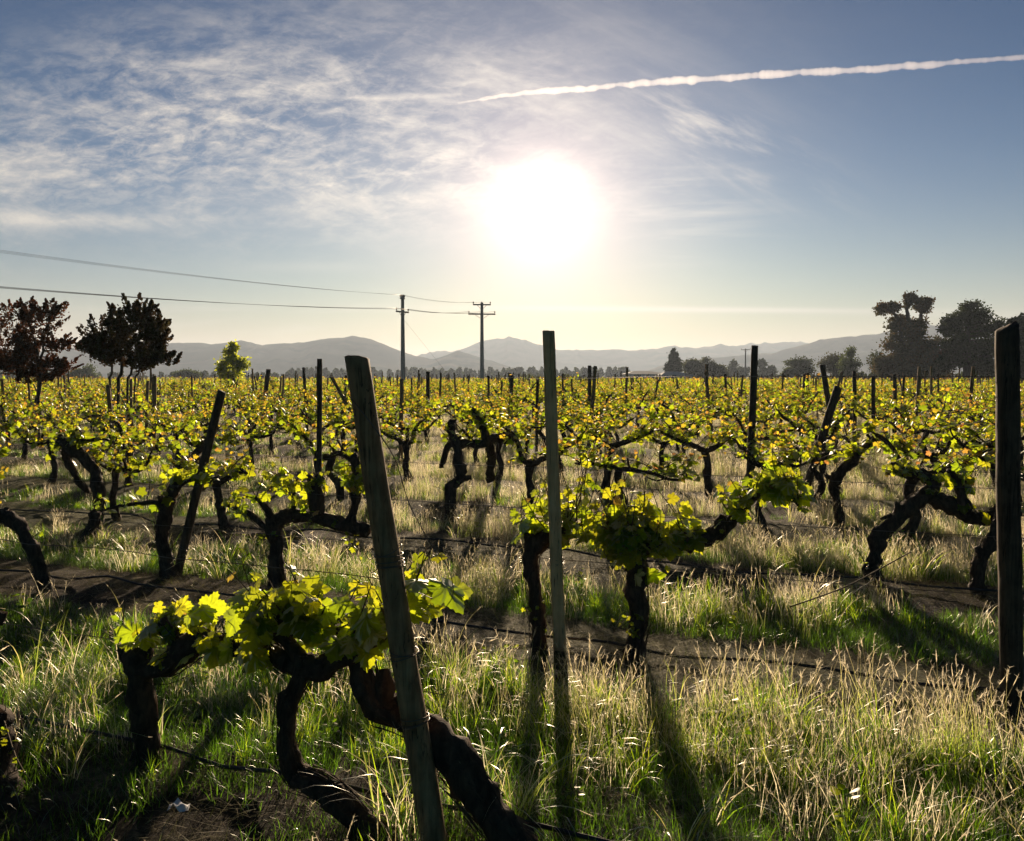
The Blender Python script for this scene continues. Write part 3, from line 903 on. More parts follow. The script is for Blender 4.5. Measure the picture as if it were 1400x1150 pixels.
# --- first row (about 3 m away)
hero('thick forked grapevine stump at front left with broad bright leaves on its arm', (195, 1058), [
    [(202, 1075, 3.45, .062), (196, 1010, 3.44, .050), (190, 960, 3.42, .046), (188, 915, 3.4, .052), (190, 893, 3.4, .055)],
    [(190, 905, 3.4, .045), (176, 893, 3.42, .030), (170, 882, 3.42, .022)],
    [(196, 905, 3.4, .04), (201, 880, 3.38, .020), (200, 866, 3.38, .013)],
    [(192, 910, 3.4, .050), (222, 915, 3.36, .048), (243, 902, 3.3, .048), (268, 884, 3.25, .042), (300, 878, 3.2, .034), (335, 882, 3.15, .034), (365, 892, 3.1, .034), (395, 905, 3.05, .036)],
    [(262, 890, 3.26, .03), (240, 872, 3.28, .026), (226, 858, 3.3, .020), (222, 846, 3.3, .014)],
    [(300, 880, 3.2, .022), (275, 862, 3.22, .012), (262, 850, 3.22, .008)],
    ], [(225, 840, 3.3, 50, 38, 12, 5, .105), (262, 838, 3.2, 40, 28, 7, 4, .10), (330, 845, 3.1, 42, 35, 9, 5, .11), (172, 800, 3.4, 10, 26, 2, 4, .07)], 101, dense=0.66, lscale=0.78, lift=5)
hero('grapevine trunk bending out of the front left shade, capped with wide sunlit leaves', (500, 1120), [
    [(545, 1165, 2.85, .05), (505, 1128, 2.9, .046), (470, 1098, 2.92, .044), (435, 1072, 2.96, .042), (408, 1062, 3.0, .040), (394, 1040, 3.0, .034), (388, 1005, 3.02, .032), (392, 965, 3.02, .032), (405, 935, 3.02, .034), (415, 912, 3.02, .040)],
    [(395, 905, 3.05, .04), (425, 912, 3.0, .038), (455, 905, 2.98, .034), (480, 890, 2.95, .030), (505, 872, 2.93, .024), (530, 856, 2.92, .018)],
    [(415, 910, 3.02, .036), (398, 885, 3.05, .026), (380, 868, 3.06, .02), (352, 855, 3.08, .014)],
    [(412, 862, 3.02, .03), (385, 838, 3.05, .032), (405, 842, 3.03, .034), (430, 850, 3.0, .03), (448, 866, 3.0, .022)],
    ], [(345, 800, 3.05, 40, 32, 10, 5, .12), (400, 815, 3.02, 48, 42, 12, 5, .115), (455, 845, 2.95, 40, 45, 9, 5, .11), (500, 810, 2.92, 32, 48, 9, 5, .12)], 102, dense=0.66, lscale=0.78, lift=5)
hero('massive dark grapevine trunk leaning behind the tilted front post', (690, 1150), [
    [(740, 1200, 2.62, .075), (700, 1150, 2.68, .068), (660, 1095, 2.74, .062), (622, 1045, 2.8, .056), (590, 1005, 2.86, .050), (550, 982, 2.9, .046), (515, 965, 2.93, .046), (500, 930, 2.95, .042), (490, 895, 2.95, .036), (482, 880, 2.95, .026)],
    [(520, 968, 2.93, .04), (527, 940, 2.92, .028), (525, 915, 2.92, .02)],
    [(490, 892, 2.95, .024), (530, 858, 2.98, .013), (560, 842, 3.0, .007), (600, 815, 3.02, .004)],
    ], [(586, 772, 2.95, 22, 20, 3, 5, .15), (575, 815, 2.95, 22, 24, 4, 5, .14), (600, 750, 3.0, 12, 10, 2, 3, .11), (520, 838, 2.95, 22, 22, 3, 4, .11)], 103, dense=0.66, lscale=0.78, lift=5)
hero('half hidden dark grapevine trunk at the bottom left corner with one orange leaf', (-8, 1100), [
    [(-10, 1130, 3.15, .11), (-14, 1060, 3.2, .09), (-6, 1010, 3.2, .075), (2, 975, 3.22, .05)],
    [(-20, 1030, 3.2, .06), (-26, 940, 3.25, .05), (-30, 880, 3.3, .045), (-14, 848, 3.3, .032), (8, 845, 3.3, .028)],
    ], [(28, 1030, 3.12, 14, 14, 2, 3, .05), (45, 1090, 3.0, 18, 18, 5, 5, .03)], 104)
# --- second row (about 5 m away)
hero('slim grapevine trunk rising just left of the pale upright post', (735, 900), [
    [(737, 915, 4.85, .045), (736, 870, 4.87, .040), (731, 820, 4.9, .038), (727, 780, 4.92, .042), (730, 752, 4.92, .046), (748, 736, 4.95, .046), (772, 732, 4.98, .042)],
    [(730, 755, 4.92, .030), (722, 738, 4.95, .018), (716, 720, 4.95, .012)],
    [(765, 732, 4.98, .036), (795, 722, 5.05, .030), (812, 728, 5.05, .022), (835, 740, 5.0, .022), (852, 742, 4.95, .024)],
    ], [(715, 690, 5.0, 25, 25, 6, 4, .09), (742, 640, 5.05, 20, 55, 15, 5, .095), (800, 625, 5.05, 36, 44, 13, 5, .09), (712, 832, 4.85, 12, 18, 3, 3, .045), (742, 840, 4.85, 8, 26, 3, 4, .05)], 105, .09)
hero('stout grapevine with a dense round head of big green leaves right of the pale post', (868, 905), [
    [(865, 925, 4.75, .058), (868, 885, 4.78, .052), (876, 840, 4.8, .050), (873, 795, 4.82, .052), (866, 765, 4.85, .056), (858, 735, 4.88, .050)],
    [(858, 738, 4.88, .04), (838, 738, 4.92, .026), (815, 728, 4.96, .020)],
    [(866, 755, 4.85, .05), (900, 745, 4.84, .048), (935, 742, 4.8, .050), (965, 738, 4.78, .042), (988, 722, 4.75, .034), (1000, 705, 4.72, .028), (1030, 678, 4.68, .022), (1055, 662, 4.66, .018), (1078, 672, 4.64, .012), (1094, 694, 4.62, .007)],
    [(985, 725, 4.75, .03), (990, 705, 4.75, .022)],
    ], [(848, 700, 4.85, 50, 44, 20, 6, .115), (890, 712, 4.75, 40, 50, 22, 6, .12), (866, 655, 4.8, 34, 28, 10, 5, .11), (865, 760, 4.75, 40, 22, 8, 5, .12), (860, 640, 4.9, 24, 22, 3, 4, .10), (915, 770, 4.8, 10, 14, 2, 4, .07), (1062, 636, 4.66, 26, 34, 13, 5, .095), (1088, 668, 4.6, 26, 40, 12, 5, .095), (1004, 667, 4.7, 24, 14, 6, 4, .085), (850, 868, 4.7, 14, 18, 5, 4, .045), (996, 740, 4.75, 4, 10, 1, 3, .05)], 106, dense=1.0, lift=1.0, young=0.45)
hero('small bare grapevine stump leaning at the far left edge in the dry strip', (62, 812), [
    [(66, 825, 6.2, .05), (58, 790, 6.3, .045), (45, 755, 6.35, .042), (28, 722, 6.4, .046), (10, 706, 6.45, .05), (-25, 704, 6.5, .05)],
    ], [(60, 745, 6.3, 20, 18, 2, 3, .05)], 107, .08)
hero('twisted grapevine tied to the slanting stake at left', (231, 790), [
    [(233, 805, 6.65, .060), (229, 765, 6.7, .052), (222, 725, 6.75, .050), (226, 695, 6.75, .052), (238, 668, 6.75, .045), (248, 652, 6.75, .04)],
    [(224, 700, 6.75, .035), (218, 678, 6.8, .022)],
    [(226, 690, 6.75, .022), (200, 688, 6.75, .016), (165, 694, 6.75, .011), (140, 698, 6.75, .008)],
    [(238, 665, 6.75, .022), (262, 655, 6.7, .014), (300, 650, 6.7, .009)],
    ], [(135, 685, 6.75, 12, 14, 3, 4, .08), (190, 678, 6.75, 24, 12, 5, 4, .08), (236, 655, 6.7, 24, 20, 7, 5, .08), (285, 650, 6.7, 30, 24, 9, 5, .085), (205, 640, 6.8, 24, 30, 6, 5, .075)], 108, .085, LT_MID)
hero('low spreading grapevine whose thick horizontal arm ends behind the tilted front post', (380, 775), [
    [(382, 790, 6.4, .07), (378, 755, 6.45, .052), (374, 722, 6.5, .054), (395, 706, 6.5, .058), (420, 706, 6.5, .05), (450, 712, 6.45, .05), (480, 722, 6.4, .05), (505, 726, 6.35, .045)],
    [(430, 706, 6.5, .05), (433, 680, 6.5, .052), (434, 662, 6.5, .05), (440, 650, 6.5, .03)],
    [(478, 720, 6.4, .035), (484, 690, 6.42, .035), (486, 650, 6.45, .035), (484, 622, 6.45, .03)],
    [(376, 740, 6.45, .03), (355, 715, 6.5, .025), (335, 700, 6.5, .02), (310, 690, 6.52, .014)],
    [(385, 712, 6.5, .026), (402, 690, 6.5, .018), (398, 665, 6.5, .012), (385, 650, 6.5, .008)],
    [(372, 722, 6.5, .03), (366, 698, 6.5, .026), (350, 680, 6.5, .02)],
    ], [(325, 690, 6.5, 26, 22, 7, 5, .085), (395, 640, 6.5, 60, 28, 22, 5, .085), (350, 660, 6.5, 30, 24, 9, 5, .08), (462, 650, 6.45, 30, 34, 14, 5, .10), (400, 692, 6.5, 40, 16, 6, 5, .08), (525, 640, 6.4, 28, 40, 9, 5, .085), (500, 760, 6.3, 16, 26, 4, 5, .06), (360, 740, 6.4, 16, 12, 3, 3, .05)], 109, .09)
# --- third row
hero('big arching grapevine trunk curling over at right in front of the rows', (1195, 775), [
    [(1192, 808, 6.5, .060), (1193, 775, 6.55, .056), (1203, 738, 6.6, .054), (1222, 710, 6.65, .052), (1248, 688, 6.7, .055), (1268, 676, 6.7, .060), (1276, 664, 6.7, .055), (1268, 652, 6.7, .046), (1250, 646, 6.7, .038), (1228, 642, 6.7, .034), (1222, 632, 6.7, .02)],
    [(1270, 676, 6.7, .055), (1296, 688, 6.65, .062), (1322, 705, 6.6, .050), (1345, 708, 6.55, .046), (1372, 694, 6.5, .042), (1395, 680, 6.5, .03)],
    [(1318, 700, 6.6, .045), (1312, 672, 6.62, .04), (1302, 652, 6.65, .034), (1294, 645, 6.65, .022)],
    [(1232, 705, 6.66, .02), (1214, 706, 6.66, .016), (1204, 710, 6.66, .01)],
    ], [(1215, 640, 6.7, 22, 16, 8, 5, .07), (1240, 620, 6.75, 36, 22, 12, 5, .08), (1300, 668, 6.7, 22, 20, 6, 5, .075), (1335, 640, 6.6, 34, 30, 13, 5, .08), (1328, 690, 6.6, 16, 12, 3, 4, .07), (1170, 752, 6.4, 8, 14, 2, 3, .06)], 110, .08)
hero('leaning grapevine stem low behind the tall right hand post', (1338, 812), [
    [(1337, 822, 6.15, .05), (1338, 785, 6.2, .045), (1344, 755, 6.25, .044), (1358, 732, 6.3, .042), (1374, 712, 6.35, .04), (1395, 700, 6.4, .03)],
    ], [(1390, 680, 6.4, 20, 24, 7, 5, .08)], 111, .08)
hero('slender bow shaped grapevine trunk standing alone right of centre', (1148, 708), [
    [(1149, 718, 9.2, .045), (1146, 690, 9.25, .045), (1141, 664, 9.3, .046), (1150, 642, 9.3, .048), (1166, 630, 9.3, .055), (1170, 618, 9.3, .03)],
    [(1158, 640, 9.3, .03), (1180, 612, 9.3, .025), (1200, 600, 9.3, .02)],
    ], [(1180, 605, 9.3, 30, 18, 10, 5, .085), (1150, 600, 9.3, 25, 15, 7, 5, .085)], 112, .08, LT_MID)
hero('grapevine with two crossed bending trunks on the left under a knobbly head', (133, 698), [
    [(130, 705, 8.6, .055), (134, 665, 8.65, .055), (132, 645, 8.7, .055), (115, 627, 8.7, .055), (95, 612, 8.7, .06), (82, 602, 8.7, .05)],
    [(120, 672, 8.9, .03), (104, 652, 8.85, .03), (92, 628, 8.8, .032), (90, 612, 8.75, .04)],
    [(98, 612, 8.7, .055), (104, 596, 8.7, .045), (108, 588, 8.7, .03)],
    [(108, 745, 8.3, .03), (126, 722, 8.4, .04), (132, 702, 8.5, .05)],
    [(110, 603, 8.7, .02), (140, 600, 8.7, .012), (160, 606, 8.7, .008)],
    ], [(100, 580, 8.7, 40, 20, 16, 5, .085), (135, 600, 8.7, 20, 18, 7, 5, .085), (70, 610, 8.7, 24, 14, 7, 5, .08), (138, 690, 8.4, 12, 16, 3, 4, .08)], 113, .085, LT_MID)
hero('bushy grapevine with several upright dark limbs near the middle of the field', (616, 688), [
    [(616, 696, 9.6, .055), (616, 668, 9.65, .055), (628, 655, 9.7, .06), (626, 625, 9.75, .055), (622, 600, 9.8, .045), (617, 574, 9.8, .035)],
    [(672, 658, 10.9, .05), (670, 625, 10.7, .05), (672, 602, 10.5, .05), (690, 598, 10.3, .045), (706, 590, 10.2, .04)],
    [(628, 606, 9.8, .05), (650, 608, 9.85, .045), (664, 606, 9.9, .045), (662, 588, 9.9, .04), (648, 560, 9.9, .04)],
    [(604, 640, 9.9, .03), (612, 612, 9.85, .03), (625, 600, 9.8, .03)],
    ], [(640, 580, 9.8, 55, 26, 22, 5, .085), (605, 560, 9.9, 30, 18, 8, 5, .085), (690, 570, 10, 25, 14, 7, 5, .08), (600, 665, 9.6, 12, 10, 3, 4, .07)], 114, .085, LT_MID)

# ordinary vines in the rows
def field():
    rg = np.random.default_rng(5)
    spots = []
    k = 1
    Ymax = 170
    gaps = [(690, 640, 1.0)]
    while True:
        c = ROW0 + DROW * k + (0.1 if k == 3 else 0)
        if c > Ymax: break
        p0 = RN * c
        s = -c * 1.9 - 10
        while s < c * 1.2 + 20:
            s += rg.uniform(1.15, 1.65)
            if rg.random() < 0.05: s += rg.uniform(0.8, 1.5)
            x, y = p0 + RD_ * s + RN * rg.normal(0, 0.07)
            if y < 5.0 or abs(x) > 0.66 * y + 1.5: continue
            if y > 150: continue
            if k <= 3 and min(math.hypot(x - a, y - b) for a, b in HERO_XY) < 1.05: continue
            if k == 1 and (-1.9 < x < 2.6): continue
            if k == 2 and -1.9 < x < 3.9: continue
            spots.append((math.hypot(x, y), x, y))
        k += 1
    spots.sort()
    return spots
SPOTS = field()
protos = [vine_proto(300 + i) for i in range(9)]
def ground_z(x, y): return float(hgt(x, y))
rgv = np.random.default_rng(77)
used = [False] * len(protos)
ROWANG = math.atan2(RD_[1], RD_[0])
N_IND = 285
LAB_V = 'leafy old grapevine of the long middle and far rows filling the field'
for i, (d, x, y) in enumerate(SPOTS[:N_IND]):
    k = int(rgv.integers(len(protos)))
    if not used[k]: o = protos[k]; used[k] = True
    else: o = copy_tree(protos[k])
    o.location = (x, y, ground_z(x, y))
    o.rotation_euler = (0, 0, ROWANG + (pi if rgv.random() < 0.5 else 0) + rgv.normal(0, 0.12))
    q = rgv.uniform(0.90, 1.12); o.scale = (q, q, q * rgv.uniform(0.84, 1.0))
    tag(o, LAB_V, 'grapevine', 'grapevines in the rows beyond the nearest vines')
for k, u in enumerate(used):
    if not u:
        for ch in list(protos[k].children): bpy.data.objects.remove(ch)
        bpy.data.objects.remove(protos[k])

def far_vines():
    rg = np.random.default_rng(9)
    lib = []
    for i in range(8):
        r = np.random.default_rng(500 + i)
        gt, _, gl = build_vine_meshes(r, LT_LO, 14, 6, 0.12, 4, False)
        lib.append((np.concatenate(gt.v), gt.f, np.concatenate(gl.v), gl.f, np.concatenate(gl.c)))
    T, L = Geo(), Geo()
    rest = SPOTS[N_IND:]
    for (d, x, y) in rest:
        tv, tf, lv, lf, lc = lib[rg.integers(len(lib))]
        a = ROWANG + rg.normal(0, 0.15) + (pi if rg.random() < .5 else 0)
        R = np.array([[cos(a), -sin(a), 0], [sin(a), cos(a), 0], [0, 0, 1]]) * rg.uniform(0.95, 1.18)
        off = np.array([x, y, ground_z(x, y)])
        if y < 90: T.add(tv @ R.T + off, tf)
        L.add(lv @ R.T + off, lf, lc)
    root = L.obj('distant_grapevines', M_LEAF)
    tag(root, 'far grapevine rows merging into one yellow green band at the horizon', 'grapevines', kind='stuff')
    t = T.obj('trunk', M_BARK, root); t['kind'] = 'stuff'
    print('far vines', len(rest))
far_vines()

# ------------------------------------------------------------------ posts
def post_geo(P0, P1, r, seed, sides=12, flat=1.0, cut=0.0, sq=0.0, taper=0.93, bow=0.006):
    """weathered wooden post from ground point P0 to its top P1"""
    rg = np.random.default_rng(seed)
    g = Geo()
    P0 = np.array(P0, float); P1 = np.array(P1, float)
    ax = P1 - P0; L = np.linalg.norm(ax); ax /= L
    u = np.cross(ax, [0, 1, 0]); u /= np.linalg.norm(u); w = np.cross(u, ax)
    n = 22
    ph = np.arange(sides) * 2 * pi / sides + (pi / sides)
    V = []
    prof = 1 + 0.05 * np.sin(3 * ph + seed) + 0.03 * np.sin(5 * ph + seed * 2)
    if sq > 0:
        q = 1 / np.maximum(np.abs(np.cos(ph)), np.abs(np.sin(ph)))
        prof = prof * (1 - sq) + sq * np.minimum(q, 1.32) * 0.88
    bx, by = rg.normal(0, bow, 2)
    for i in range(n + 1):
        t = i / n
        c = P0 - ax * 0.12 * (1 - t) + ax * L * t
        rr = r * (1 + (taper - 1) * t) * prof * (1 + 0.025 * np.sin(t * 17 + seed + ph) + 0.02 * np.sin(t * 41 + 2 * ph))
        c = c + u * bx * sin(pi * t) * 2 + w * by * sin(pi * t) * 2
        ring = c + np.outer(np.cos(ph) * rr, u) + np.outer(np.sin(ph) * rr * flat, w)
        if i >= n - 1:
            ring = ring + np.outer(cut * (np.cos(ph + 0.3)) * (1 if i == n else 0.45), ax) * r
            if i == n: ring = ring + np.outer(rg.normal(0, 0.05 * r, sides), ax)
        V.append(ring)
    V.append(V[-1] * 0.82 + V[-1].mean(0) * 0.18 + ax * r * 0.08)
    V = np.concatenate(V); m = n + 2
    i = np.arange(m - 1)[:, None] * sides; j = np.arange(sides)[None]; k = (np.arange(sides) + 1)[None] % sides
    q = np.stack([i + j, i + k, i + sides + k, i + sides + j], -1).reshape(-1, 4)
    ctr = V[-sides:].mean(0)
    V = np.vstack([V, ctr]); c0 = len(V) - 1
    j = np.arange(sides); k = (j + 1) % sides
    g.add(V, [q, np.stack([np.full(sides, c0), c0 - sides + j, c0 - sides + k], 1)])
    return g, u, w, ax
POST_XY = []
def hero_post(label, base, top, Y, r, seed, mat=M_POST, wraps=(), dY=0.0, **kw):
    """base/top in photo pixels; Y depth of the base, dY lean towards or away"""
    P0 = W(base[0], base[1], Y); P1 = W(top[0], top[1], Y + dY)
    P0[2] = min(P0[2], ground_z(P0[0], P0[1]))
    g, u, w, ax = post_geo(P0, P1, r, seed, **kw)
    root = g.obj('wooden_post', mat, None, P0, smooth=True)
    root.data.shade_smooth() if hasattr(root.data, 'shade_smooth') else None
    rg = np.random.default_rng(seed)
    Lp = np.linalg.norm(P1 - P0)
    if wraps:
        for t in wraps:
            gw = Geo()
            for k in range(rg.integers(2, 4)):
                c = P0 + (P1 - P0) * (t + k * 0.006)
                th = np.linspace(0, 2 * pi, 17)
                tl1, tl2 = rg.normal(0, 0.18, 2)
                rr = r * 1.06
                pts = [[*(c + u * rr * cos(a) + w * rr * kw.get('flat', 1) * sin(a) + ax * rr * (tl1 * cos(a) + tl2 * sin(a))), 0.0016] for a in th]
                tube(gw, pts, 5, 0.02)
            c = P0 + (P1 - P0) * t + u * r
            tube(gw, [[*c, .0014], [*(c + u * .02 - ax * .01), .0014], [*(c + u * .03 + ax * .015), .0012]], 4, 0.02)
            gw.obj('wire_wrap', M_WIRE, root, P0)
    POST_XY.append((P0[0], P0[1]))
    tag(root, label, 'post', 'wooden posts in the near rows')
    return root
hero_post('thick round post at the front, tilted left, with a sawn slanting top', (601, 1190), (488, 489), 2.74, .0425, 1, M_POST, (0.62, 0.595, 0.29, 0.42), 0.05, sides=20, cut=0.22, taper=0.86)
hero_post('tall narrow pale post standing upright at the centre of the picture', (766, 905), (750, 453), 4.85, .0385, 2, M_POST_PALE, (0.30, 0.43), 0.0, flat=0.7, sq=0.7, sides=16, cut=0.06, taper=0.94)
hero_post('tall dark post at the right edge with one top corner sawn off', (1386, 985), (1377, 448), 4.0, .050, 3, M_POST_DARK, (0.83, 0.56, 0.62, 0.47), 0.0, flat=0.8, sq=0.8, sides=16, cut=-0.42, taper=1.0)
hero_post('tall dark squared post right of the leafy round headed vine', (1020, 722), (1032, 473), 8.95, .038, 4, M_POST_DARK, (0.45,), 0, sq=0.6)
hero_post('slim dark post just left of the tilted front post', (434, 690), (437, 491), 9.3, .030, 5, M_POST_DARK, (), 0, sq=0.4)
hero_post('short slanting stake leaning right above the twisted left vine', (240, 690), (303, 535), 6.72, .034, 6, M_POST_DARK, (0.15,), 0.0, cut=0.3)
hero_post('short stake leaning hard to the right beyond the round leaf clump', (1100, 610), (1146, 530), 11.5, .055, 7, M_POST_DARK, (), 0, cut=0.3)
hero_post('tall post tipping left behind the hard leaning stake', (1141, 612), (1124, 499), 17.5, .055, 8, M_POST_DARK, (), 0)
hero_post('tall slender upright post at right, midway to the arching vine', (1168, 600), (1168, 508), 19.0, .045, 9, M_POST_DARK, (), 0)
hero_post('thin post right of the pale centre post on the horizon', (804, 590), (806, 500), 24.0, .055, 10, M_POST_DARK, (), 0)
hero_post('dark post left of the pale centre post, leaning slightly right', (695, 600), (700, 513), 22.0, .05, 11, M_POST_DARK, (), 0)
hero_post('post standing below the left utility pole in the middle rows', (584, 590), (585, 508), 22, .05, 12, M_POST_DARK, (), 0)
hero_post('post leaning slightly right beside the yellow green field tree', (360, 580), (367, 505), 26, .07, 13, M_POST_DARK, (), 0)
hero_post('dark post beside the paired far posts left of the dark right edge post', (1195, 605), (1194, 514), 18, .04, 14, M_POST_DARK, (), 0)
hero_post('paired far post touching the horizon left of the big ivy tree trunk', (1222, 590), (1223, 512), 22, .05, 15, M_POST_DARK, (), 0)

def posts_field():
    rg = np.random.default_rng(31)
    lib = []
    for i in range(5):
        g, *_ = post_geo((0, 0, 0), (0, 0, 1.75), 0.037, 60 + i, sides=8, sq=0.4 if i % 2 else 0, cut=0.15)
        lib.append(g.mesh('wooden_post', M_POST_DARK if i % 2 else M_POST, True))
    spots = []
    k = 3
    while ROW0 + DROW * k < 150:
        c = ROW0 + DROW * k; p0 = RN * c; s = -c * 1.9 - 10 + rg.uniform(0, 6)
        while s < c * 1.2 + 20:
            s += rg.uniform(4.6, 6.2)
            x, y = p0 + RD_ * s
            if y < 15 or y > 125 or abs(x) > 0.64 * y + 1: continue
            if min(math.hypot(x - a, y - b) for a, b in POST_XY) < 1.3: continue
            spots.append((math.hypot(x, y), x, y))
        k += 1
    spots.sort()
    for d, x, y in spots[:270]:
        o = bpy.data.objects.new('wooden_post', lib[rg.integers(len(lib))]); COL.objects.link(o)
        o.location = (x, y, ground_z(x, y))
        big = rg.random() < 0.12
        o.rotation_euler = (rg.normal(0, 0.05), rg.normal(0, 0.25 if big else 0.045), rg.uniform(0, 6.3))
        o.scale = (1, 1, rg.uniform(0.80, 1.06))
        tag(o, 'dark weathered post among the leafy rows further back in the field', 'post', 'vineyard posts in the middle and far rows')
    g = Geo()
    for d, x, y in spots[270:]:
        h = rg.uniform(1.35, 1.85); t = rg.normal(0, 0.05)
        tube(g, [[x, y, -0.1, .04], [x + t * h, y, h, .04]], 5, 3)
    if g.n:
        tag(g.obj('distant_posts', M_POST_DARK), 'farthest vineyard posts pricking up along the horizon', 'posts', kind='stuff')
    print('posts', len(spots))
posts_field()

# ------------------------------------------------------------------ wires and drip hoses
def wire(name, pts, r, mat, label, cat, group=None, sides=5, step=0.12):
    g = Geo()
    P = [[*p, r] for p in pts]
    tube(g, P, sides, step)
    o = g.obj(name, mat, None, np.array(pts[0]))
    return tag(o, label, cat, group)
def rowline(c, s0, s1, n, z, amp, seed):
    rg = np.random.default_rng(seed)
    out = []
    for k in range(n):
        s = s0 + (s1 - s0) * k / (n - 1)
        x, y = RN * c + RD_ * s
        out.append((x + rg.normal(0, amp), y + rg.normal(0, amp), (ground_z(x, y) if z < 0.2 else 0) + z + rg.normal(0, amp * 0.7)))
    return out
wire('drip_hose', rowline(4.70, -9.5, 3.2, 34, 0.045, 0.018, 1), .0085, M_HOSE, 'black drip irrigation hose lying along the second row past the pale post', 'hose', 'drip irrigation hoses')
wire('drip_hose', rowline(6.9, -11, 4.5, 34, 0.04, 0.02, 2), .0085, M_HOSE, 'black drip hose lying under the third row', 'hose', 'drip irrigation hoses')
wire('drip_hose', rowline(2.62, -3.6, 1.2, 16, 0.05, 0.012, 3), .0085, M_HOSE, 'black drip hose in the shade below the front row of vines', 'hose', 'drip irrigation hoses')
for k, (c, s0, s1, z, lab) in enumerate((
        (4.66, -9, .5, 0.80, 'upper trellis wire of the second row running to the dark right post'),
        (4.66, -9, .5, 0.52, 'lower trellis wire of the second row running to the dark right post'),
        (2.58, -3.5, -1.36, 0.86, 'upper trellis wire of the front row tied to the tilted post'),
        (2.58, -3.5, -1.36, 0.50, 'lower trellis wire of the front row tied to the tilted post'),
        (6.92, -11, 4.8, 0.78, 'trellis wire of the third row crossing behind the leaning left stake'),
        (9.37, -14, 7.5, 0.84, 'trellis wire of the fourth row fixed to the tall dark squared post'))):
    wire('trellis_wire', rowline(c, s0, s1, 12, z, 0.007, 40 + k), .0017 if k != 4 else .002, M_WIRE, lab, 'wire', 'trellis wires of the near rows')
pR = W(1377, 515, 4.0)
wire('barbed_wire', [pR, pR + np.array([-0.9, 3.2, 0.0]), pR + np.array([-1.6, 9, -0.03]), pR + np.array([-2.6, 20, -0.02])], .0025, M_WIRE, 'rough tendril wrapped wire running back from the dark right post at eye level', 'wire')
wire('loose_wire', [W(476, 540, 2.75), W(512, 585, 2.7), W(540, 628, 2.72), W(560, 690, 2.75), W(590, 745, 2.78), W(612, 775, 2.78), W(620, 808, 2.78), W(612, 822, 2.8), W(590, 818, 2.8), W(565, 808, 2.8), W(535, 805, 2.8)], .0016, M_WIRE, 'loose curling wire end hanging from the tilted front post', 'wire', step=0.03)
wire('dead_cane', [W(1245, 755, 5.3), W(1190, 785, 5.1), W(1150, 805, 4.95), W(1080, 830, 4.7)], .004, M_CANE, 'thin dead cane lying slantwise over the grass clump at right', 'cane')

# scrap of white paper or plastic on the soil
def scrap():
    g = Geo()
    rg = np.random.default_rng(3)
    p = G(245, 1135)
    n = 7
    xx, yy = np.meshgrid(np.linspace(-0.032, 0.032, n), np.linspace(-0.022, 0.022, n))
    zz = 0.06 + 0.012 * np.sin(xx * 120) * np.cos(yy * 90) + 0.02 * np.exp(-((xx + 0.01) / 0.012) ** 2) + rg.normal(0, .0015, xx.shape)
    top = np.stack([xx + p[0], yy + p[1], zz + ground_z(p[0], p[1])], -1).reshape(-1, 3)
    bot = top - [0, 0, 0.0015]
    i = np.arange(n - 1)[:, None] * n; j = np.arange(n - 1)[None]
    q = np.stack([i + j, i + j + 1, i + n + j + 1, i + n + j], -1).reshape(-1, 4)
    g.add(np.vstack([top, bot]), [q, q[:, ::-1] + n * n])
    tag(g.obj('litter_scrap', M_WHITE, None, p), 'crumpled white scrap on the dark soil at the bottom left', 'litter')
scrap()

